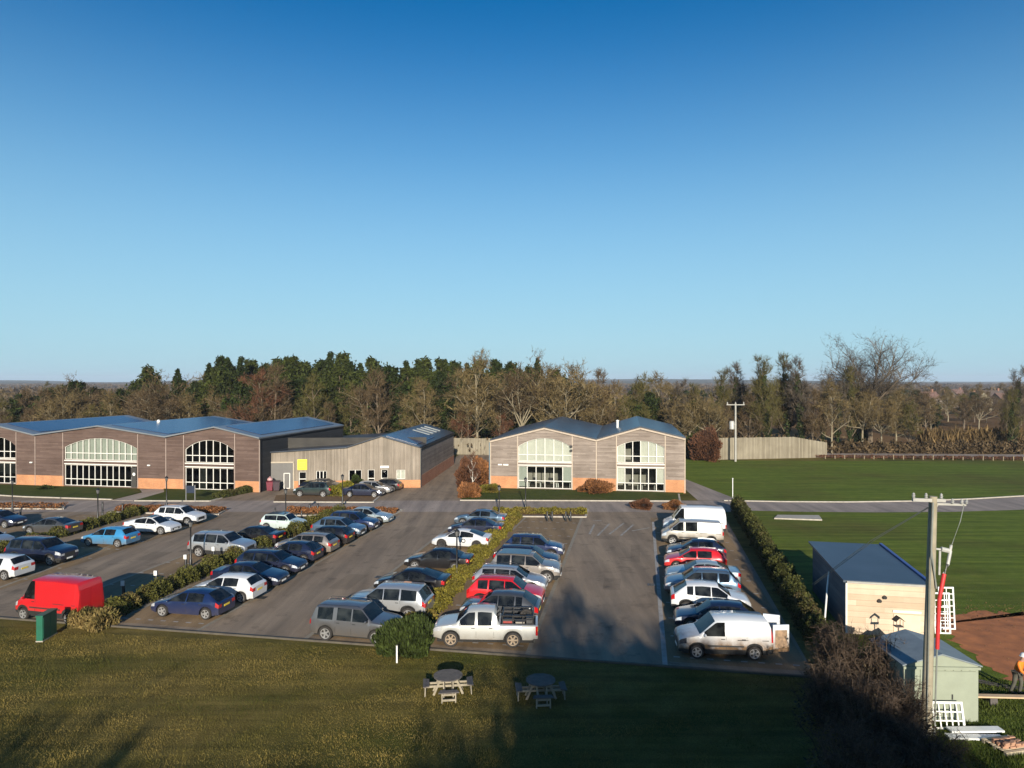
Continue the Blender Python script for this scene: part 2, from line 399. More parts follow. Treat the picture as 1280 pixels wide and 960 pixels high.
KINDS = {
 'hatch': dict(L=4.25, W=1.79, H=1.47, c=(.25, .43, .86, .965), nose=.80, cowl=.98, deck=1.02, belt=(.93, 1.0), roofw=.70, r=.325, wf=.195, wr=.82, glass=[(.30, .52), (.535, .76)], doors=[.27, .53, .77]),
 'hatch_dark': dict(L=4.3, W=1.8, H=1.45, c=(.26, .45, .82, .975), nose=.78, cowl=.96, deck=.98, belt=(.92, 1.0), roofw=.69, r=.33, wf=.19, wr=.82, glass=[(.31, .53), (.545, .78)], doors=[.28, .54, .78], rim='rim_silver'),
 'sedan': dict(L=4.75, W=1.83, H=1.44, c=(.26, .43, .70, .86), nose=.78, cowl=.96, deck=1.01, belt=(.91, .97), roofw=.68, r=.335, wf=.18, wr=.79, glass=[(.31, .52), (.53, .72)], doors=[.27, .525, .73], rdrop=.06),
 'coupe': dict(L=4.65, W=1.84, H=1.42, c=(.24, .42, .66, .90), nose=.76, cowl=.94, deck=1.02, belt=(.90, .99), roofw=.67, r=.345, wf=.185, wr=.80, glass=[(.30, .50), (.51, .74)], doors=[.26, .505, .73], rdrop=.07, soft=.03),
 'estate': dict(L=4.7, W=1.83, H=1.48, c=(.25, .41, .88, .97), nose=.79, cowl=.97, deck=1.02, belt=(.92, 1.0), roofw=.70, r=.335, wf=.185, wr=.80, glass=[(.29, .48), (.49, .68), (.70, .86)], doors=[.26, .485, .69], rails=True),
 'suv': dict(clad=1, L=4.5, W=1.86, H=1.66, c=(.25, .40, .86, .97), nose=.96, cowl=1.12, deck=1.12, belt=(1.05, 1.13), roofw=.72, r=.36, wf=.19, wr=.81, glass=[(.29, .49), (.50, .70), (.72, .85)], doors=[.26, .495, .71], rails=True, sill=.30, plz=.75),
 'big_suv': dict(clad=1, L=4.75, W=1.95, H=1.78, c=(.25, .39, .90, .975), nose=1.06, cowl=1.2, deck=1.16, belt=(1.12, 1.18), roofw=.76, r=.385, wf=.175, wr=.795, glass=[(.28, .48), (.49, .68), (.70, .89)], doors=[.25, .485, .69], sill=.34, plz=.85),
 'offroader': dict(L=4.5, W=1.91, H=1.74, c=(.25, .37, .93, .98), nose=1.03, cowl=1.13, deck=1.12, belt=(1.08, 1.12), roofw=.79, r=.37, wf=.185, wr=.80, glass=[(.28, .47), (.485, .66), (.71, .90)], doors=[.25, .48, .675], sill=.34, rails=True, tlband=(2, 3), tl=.97, edge=.7),
 'crossover': dict(clad=1, L=4.4, W=1.87, H=1.64, c=(.25, .41, .80, .96), nose=.95, cowl=1.10, deck=1.12, belt=(1.03, 1.16), roofw=.70, r=.36, wf=.185, wr=.81, glass=[(.29, .49), (.50, .70), (.72, .80)], doors=[.26, .495, .71], sill=.29, tlband=(2, 3), plz=.75),
 'mini': dict(L=3.85, W=1.73, H=1.42, c=(.27, .38, .90, .97), nose=.82, cowl=.97, deck=1.0, belt=(.93, .97), roofw=.76, r=.315, wf=.185, wr=.83, glass=[(.30, .57), (.58, .88)], doors=[.28, .58]),
 'small_van': dict(clad=1, L=4.42, W=1.85, H=1.86, c=(.23, .40, .955, .985), nose=1.0, cowl=1.15, deck=1.55, belt=(1.10, 1.13), roofw=.86, r=.325, wf=.19, wr=.80, glass=[(.27, .49)], doors=[.25, .50, .72], rearglass=False, tlband=(2, 3), tl=.975, taildrop=.4, sill=.26, edge=1.4, hlm='headlight_dark', plz=.7),
 'mid_van': dict(clad=1, L=4.9, W=1.92, H=1.95, c=(.13, .30, .95, .985), nose=1.0, cowl=1.18, deck=1.55, belt=(1.16, 1.18), roofw=.86, r=.345, wf=.18, wr=.80, glass=[(.18, .36), (.39, .58)], doors=[.17, .375, .60], rearglass=False, tlband=(2,), tl=.978, taildrop=.4, sill=.28, edge=1.1, plz=.7),
 'high_van': dict(clad=1, L=5.3, W=1.98, H=2.35, c=(.15, .29, .975, .99), nose=1.05, cowl=1.25, deck=2.0, belt=(1.22, 1.24), roofw=.90, r=.345, wf=.17, wr=.80, glass=[(.18, .335)], doors=[.17, .345, .60], rearglass=False, tlband=(1,), tl=.985, taildrop=.5, sill=.34, edge=1.3, soft=.014, plz=.6, tailw=.95),
 'short_van': dict(clad=1, L=4.5, W=1.78, H=2.32, c=(.14, .28, .975, .99), nose=1.05, cowl=1.25, deck=2.0, belt=(1.22, 1.24), roofw=.92, r=.335, wf=.155, wr=.845, glass=[(.17, .34)], doors=[.16, .35], rearglass=False, tlband=(1,), tl=.985, taildrop=.4, sill=.34, edge=.9, soft=.014, plz=.6, tailw=.96),
 'pickup': dict(L=5.28, W=1.87, H=1.78, c=(.22, .34, .595, .632), nose=1.04, cowl=1.16, deck=1.13, belt=(1.10, 1.12), roofw=.74, r=.385, wf=.175, wr=.765, glass=[(.26, .405), (.43, .565)], doors=[.23, .417, .585], sill=.40, bed=(.645, .985), tlband=(1, 2), tl=.978, taildrop=.04, arch=.09, rdrop=.04, plz=.62),
}
KIND_CACHE = {}
CAR_SRC = {}
WORDS = {'hatch': 'hatchback_car', 'hatch_dark': 'hatchback_car', 'sedan': 'saloon_car', 'coupe': 'coupe_car', 'estate': 'estate_car', 'suv': 'suv_car', 'big_suv': 'suv_car',
         'offroader': 'offroad_car', 'crossover': 'crossover_car', 'mini': 'small_car', 'small_van': 'panel_van', 'mid_van': 'crew_van', 'high_van': 'high_roof_van', 'short_van': 'high_roof_van', 'pickup': 'pickup_truck'}
CATS = {'small_van': 'van', 'mid_van': 'van', 'high_van': 'van', 'short_van': 'van', 'pickup': 'pickup truck'}
def vehicle(kind, u, v, face, col, label, roof=None, rim=None, turn=0, group='vehicles parked in the bays', world=None, scale=1.0):
    """face: 'L' nose to the left, 'R' nose to the right of the bay"""
    s = KINDS[kind]
    if kind not in KIND_CACHE:
        KIND_CACHE[kind] = (loft_vehicle(s), {})
    parts, wheels = KIND_CACHE[kind]
    rk = rim or s.get('rim', 'rim_silver')
    if rk not in wheels:
        wheels[rk] = wheel_meshes(s['r'], .23, 5 if rk != 'rim_mud' else 6, rk)
    X, Y = world or W(u, v)
    rz = -LOT + (math.pi if face == 'L' else 0) + R(turn)
    t = thing(WORDS[kind], label, CATS.get(kind, 'car'), (X, Y, .01), rz, group)
    if scale != 1: t.scale = (scale,) * 3
    for k, lst in parts.items():
        if lst is True: continue
        for nm, me in lst:
            o = obj(nm, me, t)
            if k == 'body' or k in ('mir_l', 'mir_r'):
                o.material_slots[0].link = 'OBJECT'; o.material_slots[0].material = PAINT[col]
    Ln = s['L']; w = .23
    for tx in (s['wf'], s['wr']):
        for sd in (1, -1):
            wh = obj('wheel', wheels[rk][0], t, (Ln/2 - tx * Ln, sd * (s['W']/2 - .022 - w/2), s['r']))
            if sd < 0: wh.rotation_euler = (0, 0, math.pi)
            obj('rim', wheels[rk][1], wh)
    return t

G_R4 = 'vehicles in the right-hand row of bays'
# --- right-hand row, near to far
van = vehicle('small_van', 4.15, 34.75, 'L', 'dirtywhite', 'muddy white panel van with its rear doors open, nearest in the right row', group=G_R4, turn=6)
vehicle('hatch_dark', 4.2, 38.2, 'L', 'navy', 'dark blue hatchback wedged between the muddy white van and a white crossover', group=G_R4)
vehicle('crossover', 4.2, 41.0, 'R', 'white', 'white crossover with tall red tail lights facing away from the aisle', group=G_R4)
vehicle('suv', 4.0, 43.9, 'L', 'steel', 'blue grey SUV between the white crossover and a silver blue saloon', group=G_R4)
vehicle('sedan', 4.3, 46.7, 'L', 'pale', 'silver blue saloon with bright window trim beside the red hatchback', group=G_R4)
vehicle('hatch', 4.1, 50.1, 'L', 'red', 'red hatchback in the right row beside the silver blue saloon', group=G_R4)
vehicle('hatch_dark', 4.4, 53.0, 'L', 'navy', 'dark navy hatchback between the red hatchback and the silver crew van', group=G_R4)
vehicle('mid_van', 4.5, 57.9, 'L', 'champagne', 'silver crew van with dark side windows and muddy lower panels', group=G_R4, rim='rim_silver')
vehicle('high_van', 5.0, 62.0, 'L', 'white', 'tall white high-roof van at the far end of the right row', group=G_R4)
# --- row on the right of the middle hedge
G_R3 = 'vehicles on the right of the middle hedge'
pick = vehicle('pickup', -7.55, 34.15, 'L', 'cream', 'pale silver double cab pickup carrying a black rack in its bed', group=G_R3, rim='rim_mud', turn=8)
vehicle('crossover', -7.4, 37.3, 'L', 'grey', 'dark hatchback with silver tail parked behind the pale pickup', group=G_R3)
vehicle('suv', -7.6, 40.0, 'R', 'red', 'bright red SUV behind the pale pickup in the middle row', group=G_R3)
vehicle('estate', -7.9, 43.0, 'R', 'silver', 'silver estate car with roof rails between the red SUV and brown grey SUV', group=G_R3)
vehicle('big_suv', -7.3, 45.5, 'R', 'taupe', 'tall brown grey luxury SUV with dark roof in the middle row', group=G_R3)
vehicle('estate', -7.7, 48.6, 'R', 'navy', 'navy estate car hidden partly behind the tall brown grey SUV', group=G_R3)
vehicle('suv', -7.6, 51.4, 'R', 'blue', 'dark blue SUV last of the row before the empty bays', group=G_R3)
# --- row on the left of the middle hedge
G_R2 = 'cars on the left of the middle hedge'
vehicle('offroader', -14.3, 33.55, 'R', 'grime', 'grey boxy off-road car with muddy sides beside the round green bush', group=G_R2, turn=-2)
vehicle('big_suv', -13.8, 37.0, 'L', 'silver', 'silver SUV behind the grey off-road car, nose into the aisle', group=G_R2)
vehicle('coupe', -14.0, 41.6, 'L', 'black', 'black sloping-roof car between the silver SUV and black saloon', group=G_R2)
vehicle('sedan', -13.8, 46.9, 'L', 'black', 'black saloon with red tail lights beside the white coupe', group=G_R2)
vehicle('coupe', -13.8, 53.4, 'L', 'white', 'white coupe with a small dark round badge on its door', group=G_R2, rim='rim_dark')
vehicle('sedan', -13.7, 57.9, 'L', 'navy', 'navy saloon directly behind the white coupe', group=G_R2)
vehicle('sedan', -14.2, 61.9, 'L', 'steel', 'steel blue saloon at the far end of the middle hedge', group=G_R2)
# --- row on the right of the left hedge
G_R1 = 'cars on the right of the long left hedge'
vehicle('hatch_dark', -25.0, 35.2, 'L', 'blue', 'mid blue hatchback with silver wheels, nearest in its row', group=G_R1)
vehicle('hatch', -24.7, 38.2, 'L', 'white', 'white hatchback showing its dark rear window beside the blue hatchback', group=G_R1)
vehicle('sedan', -24.9, 41.0, 'R', 'navy', 'navy saloon with bright headlights just beyond the white hatchback', group=G_R1)
vehicle('estate', -25.1, 44.0, 'R', 'navy', 'navy estate car facing the aisle, second beyond the white hatchback', group=G_R1)
vehicle('hatch_dark', -25.2, 47.0, 'L', 'navy', 'navy hatchback showing a red tail light, between estate and grey estate', group=G_R1)
vehicle('estate', -25.3, 49.6, 'L', 'taupe', 'brown grey estate car showing its tail in the long row', group=G_R1)
vehicle('hatch', -25.0, 52.4, 'L', 'black', 'black hatchback with a bright red tail light in the long row', group=G_R1)
vehicle('crossover', -25.1, 55.0, 'R', 'steel', 'steel blue crossover facing the aisle, third from the far end', group=G_R1)
vehicle('suv', -25.0, 57.7, 'R', 'blue', 'dark blue SUV facing the aisle, next to the silver car at the end', group=G_R1)
vehicle('sedan', -25.0, 61.0, 'R', 'pale', 'pale silver saloon at the far end of the long left row', group=G_R1)
# --- row on the left of the left hedge
G_R0 = 'vehicles on the left of the long left hedge'
redvan = vehicle('short_van', 0, 0, 'L', 'vanred', 'bright red high-roof panel van parked beside the green cabinet', group=G_R0, turn=-4, world=(-25.55, 38.45))
vehicle('big_suv', -31.2, 47.5, 'R', 'silver', 'silver SUV with dark glass and large wheels opposite the lamp post', group=G_R0)
vehicle('sedan', -30.9, 51.4, 'L', 'black', 'black saloon with red tail lights next to the silver SUV', group=G_R0)
vehicle('mini', -31.2, 56.8, 'R', 'mint', 'pale mint small car with a black roof by the long hedge', group=G_R0)
# --- row on the right of the far left hedge
G_L1 = 'cars on the right of the far left hedge'
vehicle('hatch_dark', -43.0, 35.0, 'R', 'navy', 'dark blue car cut by the left edge, headlights towards the red van', group=G_L1)
vehicle('hatch', -42.9, 39.6, 'L', 'white', 'white hatchback with a spoiler between two dark blue cars', group=G_L1)
vehicle('big_suv', -43.2, 43.4, 'R', 'navy', 'navy SUV with bright headlights beside the white spoiler hatchback', group=G_L1)
vehicle('hatch', -42.2, 48.9, 'L', 'sky', 'sky blue hatchback with muddy lower doors', group=G_L1)
vehicle('coupe', -42.0, 53.6, 'R', 'white', 'white coupe with a black glass roof beside the sky blue hatchback', group=G_L1)
vehicle('suv', -42.1, 57.4, 'R', 'white', 'white SUV at the far end beyond the white coupe', group=G_L1)
G_L0 = 'cars on the left of the far left hedge'
vehicle('coupe', -50.3, 51.6, 'L', 'grey', 'charcoal coupe half behind the far left hedge', group=G_L0)
vehicle('hatch', -51.4, 46.3, 'R', 'silver', 'silver hatchback showing only its nose at the left edge', group=G_L0)
vehicle('hatch_dark', -57.6, 53.4, 'R', 'navy', 'navy hatchback by the brown bed at the far left', group=G_L0)
# --- in front of the low workshop
G_W = 'cars in front of the low timber workshop'
vehicle('suv', 0, 0, 'L', 'green', 'dark green SUV nearest of three left of the yellow green hedge', group=G_W, world=(-23.0, 79.4), turn=4)
vehicle('hatch', 0, 0, 'R', 'black', 'black hatchback, middle of three left of the yellow green hedge', group=G_W, world=(-23.2, 81.6), turn=4)
vehicle('sedan', 0, 0, 'R', 'grey', 'grey saloon closest to the workshop wall under its windows', group=G_W, world=(-23.0, 83.6), turn=4)
vehicle('sedan', 0, 0, 'R', 'navy', 'navy saloon right of the yellow green hedge, nearest the road', group=G_W, world=(-17.2, 79.2), turn=4)
vehicle('hatch', 0, 0, 'R', 'silver', 'silver hatchback, middle of three right of the yellow green hedge', group=G_W, world=(-16.4, 81.3), turn=4)
vehicle('hatch_dark', 0, 0, 'L', 'black', 'black hatchback nearest the workshop doors', group=G_W, world=(-15.7, 83.4), turn=4)

# the van's open rear doors (hinged parts of the van)
for sd, a in ((1, 8), (-1, -14)):
    d = MB(); d.box(-.78, 0, -.03, .03, .42, 1.70)
    dd = d.build('rear_door', PAINT['dirtywhite'], van); dd.location = (-2.2, sd * .80, 0); dd.rotation_euler = (0, 0, R(a))
    tag(dd, 'open rear door with a muddy inner panel')
    p = MB(); p.box(-.68, -.10, sd * .032 if sd > 0 else -.045, .045 if sd > 0 else -.032, .62, 1.45)
    p.build('door_lining', simple('muddy_door_lining', (.34, .22, .13), (.16, .11, .07), 7, .8), dd)
    h = MB(); h.box(-.74, -.62, -.05, .05, 1.0, 1.08); h.build('handle', MATS['grille'], dd)
# rear doors of the red van
for sd in (1, -1):
    d = MB(); d.box(-2.265, -2.248, sd * .02 if sd > 0 else -.74, .74 if sd > 0 else -.02, .5, 1.9)
    d.build('rear_door', PAINT['vanred'], redvan)
d = MB(); d.box(-2.32, -2.1, -.8, .8, .36, .47); d.build('rear_bumper', MATS['grille'], redvan)
# pickup load bed: inner tray, ladder rack; the boxes in it are things of their own
d = MB(); L_ = 5.28; x0, x1 = L_/2 - .975 * L_, L_/2 - .65 * L_
d.box(x0 + .03, x1 - .02, -.70, .70, .74, .78); d.box(x0 - .0, x0 + .03, -.72, .72, .74, 1.09); d.box(x1 - .02, x1 + .01, -.72, .72, .74, 1.09)
d.box(x0, x1, -.74, -.70, .74, 1.1); d.box(x0, x1, .70, .74, .74, 1.1)
d.build('load_bed', MATS['grille'], pick)
d = MB()
for y in (-.66, .66):
    for z in (1.12, 1.35, 1.52): d.bar((x0 + .1, y, z), (x1 - .08, y, z), .045)
    for k in range(4): x = x0 + .1 + (x1 - x0 - .18) * k / 3; d.bar((x, y, 1.08), (x, y, 1.52), .05)
for x in (x0 + .1, x1 - .08): d.bar((x, -.66, 1.52), (x, .66, 1.52), .045)
d.build('rack', MATS['black_metal'], pick)
def crate(name, label, cat, lx, ly, sz, m):
    ca, sa = math.cos(pick.rotation_euler.z), math.sin(pick.rotation_euler.z)
    t = thing(name, label, cat, (pick.location.x + lx*ca - ly*sa, pick.location.y + lx*sa + ly*ca, .79), pick.rotation_euler.z, 'boxes carried in the pickup bed')
    b = MB(); x, y, z = sz
    b.box(-x/2, x/2, -y/2, y/2, 0, z * .85); b.build('box_body', m, t)
    l = MB(); l.box(-x/2 - .01, x/2 + .01, -y/2 - .01, y/2 + .01, z * .85 + .002, z); l.build('lid', MATS['grille'], t)
    h = MB(); h.bar((-.08, y/2 + .025, z * .5), (.08, y/2 + .025, z * .5), .03); h.build('handle', MATS['rim_silver'], t)
    return t
crate('tool_box', 'red tool box inside the black rack of the pickup', 'tool box', -1.15, .36, (.5, .3, .5), simple('red_box', (.3, .04, .03)))
crate('tool_box', 'pale tool box inside the black rack of the pickup', 'tool box', -1.75, .38, (.45, .3, .45), simple('pale_box', (.4, .36, .3)))
crate('tool_box', 'dark tool box at the tailgate end of the pickup bed', 'tool box', -2.22, .3, (.3, .5, .62), simple('dark_box', (.05, .05, .05)))
# spare wheel on top of the pickup load
t = thing('spare_wheel', 'black spare wheel standing in the tailgate end of the pickup rack', 'wheel', (0, 0, 0))
ca, sa = math.cos(pick.rotation_euler.z), math.sin(pick.rotation_euler.z)
t.location = (pick.location.x + -2.05*ca + .48*sa, pick.location.y + -2.05*sa - .48*ca, 1.17); t.rotation_euler = (0, 0, pick.rotation_euler.z)
tm, rm = wheel_meshes(.36, .22, 6, 'rim_dark'); obj('tyre', tm, t); obj('rim', rm, t)
# badge on the white coupe's door and black roof of the small car
cp = [o for o in COL.objects if o.get('label', '').startswith('white coupe with a small')][0]
b = MB(); b.lathe([(.001, .0), (.17, .0), (.17, .012), (.001, .012)], 20, axis='y')
bo = b.build('door_badge', MATS['grille'], cp); bo.location = (-.35, .918, .68)
b = MB(); b.lathe([(.001, .0), (.10, .0), (.10, .004), (.001, .004)], 16, axis='y')
bi = b.build('badge_centre', MATS['trim_white'], bo); bi.location = (0, .0125, 0)
def roof_panel(o, kind, m, t0, t1, nm='roof_panel'):
    s = KINDS[kind]; Ln = s['L']; w = s['W'] / 2 * s['roofw'] - .03
    b = MB(); n = 6
    top = [(Ln/2 - (t0 + (t1 - t0) * k / n) * Ln) for k in range(n + 1)]
    src = KIND_CACHE[kind][0]['body'][0][1]
    for k in range(n):
        za = s['H'] + .034 - .03 * abs(2 * k / n - 1) ** 2; zb = s['H'] + .034 - .03 * abs(2 * (k + 1) / n - 1) ** 2
        b.add([(top[k], -w, za), (top[k+1], -w, zb), (top[k+1], w, zb), (top[k], w, za)], [(3, 2, 1, 0)])
    b.build(nm, m, o, 60)
for o in [o for o in COL.objects if o.get('category') == 'car']:
    l = o['label']
    if l.startswith('pale mint'): roof_panel(o, 'mini', PAINT['black'], .42, .86)
    if l.startswith('white coupe with a black glass'): roof_panel(o, 'coupe', MATS['glass'], .44, .62)
    if l.startswith('tall brown grey'): roof_panel(o, 'big_suv', PAINT['black'], .43, .86)

# ================================================================ GROUND AND ROADS
def P(x, y, z=0):
    """ground point seen at pixel (x, y) of the 1280 x 960 photograph"""
    d = 853.3 * (CAM_Z - z) / (y - 477.0)
    return ((x - 640) * d / 853.3, d)

def grass_mat(name, greens, browns, patch=.12, brown=.5, stripe=0):
    m, nt, bs = new_mat(name); vec = mapping(nt)
    big = noise(nt, vec, patch, 4, .6); mid = noise(nt, vec, .9, 6, .65); fine = noise(nt, vec, 14, 4, .7)
    c1 = ramp(nt, mid, [(.32, greens[0]), (.68, greens[1])])
    c2 = ramp(nt, mid, [(.32, browns[0]), (.68, browns[1])])
    k = ramp(nt, big, [(brown - .10, (0, 0, 0)), (brown + .12, (1, 1, 1))])
    c = mixc(nt, k, c1, c2)
    fr = ramp(nt, fine, [(.25, (.55, .55, .55)), (.75, (1.35, 1.35, 1.35))])
    c = mixc(nt, 1, c, fr, 'MULTIPLY')
    if stripe:
        v2 = mapping(nt, (.06, 1.1, 1)); s = noise(nt, v2, 1.4, 3, .6)
        c = mixc(nt, 1, c, ramp(nt, s, [(.35, (.72, .74, .7)), (.65, (1.22, 1.2, 1.15))]), 'MULTIPLY')
    nt.links.new(c, bs.inputs['Base Color']); bs.inputs['Roughness'].default_value = .9; bs.inputs['Specular IOR Level'].default_value = .1
    bump(nt, bs, fine, .9, .08); return m
def asphalt_mat(name, a, b, stain=(.055, .043, .032), speck=60):
    m, nt, bs = new_mat(name); vec = mapping(nt)
    big = noise(nt, vec, .16, 6, .65); f = noise(nt, vec, speck, 2, .7); st = noise(nt, vec, .55, 7, .7)
    c = ramp(nt, big, [(.3, a), (.7, b)])
    c = mixc(nt, ramp(nt, st, [(.55, (0, 0, 0)), (.74, (.8, .8, .8))]), c, stain)
    v2 = mapping(nt, (1, .09, 1), (0, 0, LOT)); tr = noise(nt, v2, .9, 4, .6)       # tyre-worn lanes
    c = mixc(nt, 1, c, ramp(nt, tr, [(.32, (.72, .72, .73)), (.68, (1.24, 1.22, 1.19))]), 'MULTIPLY')
    c = mixc(nt, 1, c, ramp(nt, f, [(.3, (.78, .78, .78)), (.7, (1.22, 1.22, 1.22))]), 'MULTIPLY')
    nt.links.new(c, bs.inputs['Base Color']); bs.inputs['Roughness'].default_value = .85; bs.inputs['Specular IOR Level'].default_value = .3
    bump(nt, bs, f, .4, .01); return m
M_LAWN = grass_mat('lawn_winter', ((.050, .056, .010), (.085, .085, .016)), ((.145, .107, .029), (.21, .155, .048)), .09, .48, 1)
M_FIELD = grass_mat('field_green', ((.098, .138, .016), (.142, .178, .026)), ((.092, .096, .018), (.125, .108, .028)), .05, .60, 1)
M_ASPH = asphalt_mat('asphalt_worn', (.200, .150, .104), (.260, .200, .142))
M_ROAD = asphalt_mat('asphalt_road', (.25, .205, .175), (.30, .25, .215), (.15, .125, .105))
M_BAY = asphalt_mat('bay_surface', (.190, .128, .068), (.235, .162, .090), (.09, .064, .038), 30)
M_KERB = simple('kerb_concrete', (.42, .38, .32), (.30, .27, .22), 3, .8)
M_SETT = simple('channel_setts', (.27, .235, .18), (.19, .16, .12), 5, .85)
M_SETTW = simple('channel_setts_pale', (.36, .34, .31), (.24, .22, .20), 2, .85)
M_PAINT = simple('worn_road_paint', (.36, .34, .31), (.17, .155, .135), 3, .8)
M_SOIL = simple('bare_soil', (.46, .16, .05), (.24, .085, .03), 1.2, .95, bmp=1.0, detail=9)
M_BARK = simple('bark_mulch', (.16, .085, .03), (.08, .045, .018), 3, .95, bmp=.8, detail=8)

def struct(o): o['kind'] = 'structure'; return o
# far fields
def far_mat():
    m, nt, bs = new_mat('farmland'); vec = mapping(nt, (.0028, .006, 1))
    vo = nd(nt, 'ShaderNodeTexVoronoi'); vo.inputs['Scale'].default_value = 1.0; nt.links.new(vec, vo.inputs['Vector'])
    sp = nd(nt, 'ShaderNodeSeparateColor'); nt.links.new(vo.outputs['Color'], sp.inputs[0])
    c = ramp(nt, sp.outputs[0], [(.0, (.10, .07, .035)), (.25, (.21, .10, .05)), (.45, (.15, .10, .05)), (.62, (.06, .06, .025)), (.82, (.19, .13, .07))])
    v = mapping(nt); c = mixc(nt, 1, c, ramp(nt, noise(nt, v, .03, 6, .65), [(.3, (.75, .75, .75)), (.7, (1.2, 1.2, 1.2))]), 'MULTIPLY')
    nt.links.new(c, bs.inputs['Base Color']); bs.inputs['Roughness'].default_value = .95; bs.inputs['Specular IOR Level'].default_value = 0
    return m
g = MB(); xs = [-7000, -1500, -400, -120, 120, 400, 1500, 7000]; 
g.sheet([(-7000, -400), (7000, -400), (7000, 8000), (-7000, 8000)], -.012).build
struct(g.build('ground', M_LAWN))
f = MB(); f.sheet([(-6900, 126), (6900, 126), (6900, 7900), (-6900, 7900)], -.004); struct(f.build('farmland', far_mat()))
# rolling hills on the horizon
def hills():
    m = MB(); nx, ny = 160, 14
    for j in range(ny):
        for i in range(nx):
            x = -5200 + 10400 * i / (nx - 1); y = 2300 + 4200 * j / (ny - 1)
            k = math.sin(math.pi * j / (ny - 1))
            h = 13 + 9 * math.sin(x / 900 + 1.3) + 7 * math.sin(x / 370 + y / 800) + 4 * math.sin(x / 160 + y / 300)
            h += 16 * math.exp(-((x + 2600) / 1500) ** 2)
            m.v.append((x, y, max(0, h) * k - .5))
    for j in range(ny - 1):
        for i in range(nx - 1):
            a = j * nx + i; m.f.append((a, a + 1, a + nx + 1, a + nx))
    return m
struct(hills().build('hills', simple('far_hill', (.10, .085, .05), (.05, .055, .03), .004, .95, spec=0), smooth=80))
# the field on the right, with its green grass
s_ = MB(); s_.sheet([W(8.6, 32.4), (16.5, 25), (16.0, 15), (140, 15), (140, 112), (34, 115.2), (24, 118), (22.5, 82), W(10.2, 74)], .004)
struct(s_.build('field', M_FIELD))
# car park
a = MB(); a.sheet([W(-90, 32.6), W(8.0, 32.6), W(8.6, 72), W(-90, 72)], .004); struct(a.build('car_park_surface', M_ASPH))
a = MB(); a.sheet([(-130, 69.6), (24.2, 69.6), (24.2, 76.2), (-130, 76.2)], .012); struct(a.build('cross_road', M_ROAD))
yard = [P(262, 627), (-31.5, 83), (-31.8, 92), (-13, 92), (-9.6, 124), (-3.6, 124), P(612, 606), P(575, 624.5), P(575, 628), P(262, 629)]
a = MB(); a.sheet(yard, .008); struct(a.build('yard', M_ASPH))
# track beside the right building, field lane
a = MB(); a.sheet([(20.8, 76.3), (25.5, 76.2), (24.6, 84), (22.9, 100), (22.5, 116), (20.5, 116), (21.2, 100), (21.5, 86)], .016); struct(a.build('side_track', M_ROAD))
top = [(23.6, 75.9), (30, 75.2), (37, 75.0), (45, 75.6), (52, 77.0), (60, 79.2), (75, 84), (110, 97)]
bot = [(23.4, 70.4), (30, 69.6), (37, 69.3), (45, 69.6), (52, 70.6), (60, 72.4), (75, 77), (110, 90)]
a = MB(); a.sheet(bot + top[::-1], .020); struct(a.build('lane', M_ROAD))
k = MB()
for (x0, y0), (x1, y1) in zip(top[:-1], top[1:]): k.bar((x0, y0 + .1, .06), (x1, y1 + .1, .06), .22, .12)
struct(k.build('lane_kerb', M_KERB))
# country road beyond the field
a = MB(); a.sheet([(52, 121.5), (150, 114), (150, 120.5), (53, 128)], .006); struct(a.build('country_road', M_ROAD))
# bays: brown surface strips with dashed dividers, channel lines
bays = [(-5.2, -11.0, 33.2, 66.5), (-12.6, -16.8, 33.2, 64.5), (-23.0, -28.4, 33.2, 64), (-30.2, -34.0, 33.2, 62.5), (1.4, 7.9, 33.2, 68), (-39.9, -46.6, 33.2, 61), (-50.6, -55, 33.2, 59.5)]
b = MB()
for u0, u1, v0, v1 in bays: b.sheet([W(u0, v0), W(u1, v0), W(u1, v1), W(u0, v1)], .009)
struct(b.build('bay_paving', M_BAY))
b = MB(); pal = MB()
def strip(mb, u0, v0, u1, v1, w, z=.014):
    d = Vector((u1 - u0, v1 - v0)).normalized(); n = Vector((-d.y, d.x)) * w / 2
    mb.sheet([W(u0 + n.x, v0 + n.y), W(u1 + n.x, v1 + n.y), W(u1 - n.x, v1 - n.y), W(u0 - n.x, v0 - n.y)], z)
for u, v1 in ((-23.0, 64.5), (-5.2, 67.2), (-16.8, 60), (-34, 58)): strip(b, u, 32.7, u, v1, .24)
strip(b, -39.8, 32.7, -43.6, 62, .24)
strip(b, -5.2, 67.2, -11, 66.9, .2)
strip(b, -10.9, 60, -10.6, 66.8, .2); strip(b, -28.4, 32.8, -28.6, 40, .2)
strip(pal, 1.35, 32.7, 1.6, 66, .24)
for i, (u0, u1, v0, v1) in enumerate(bays):
    v = v0 + .6
    while v < v1:
        for t in np.arange(.35, abs(u1 - u0) - .3, .78):
            uu = max(u0, u1) - t; strip(pal, uu, v, uu - .3, v, .13, .016)
        v += 2.75
struct(b.build('channel_lines', M_SETT)); struct(pal.build('bay_markings', M_SETTW))
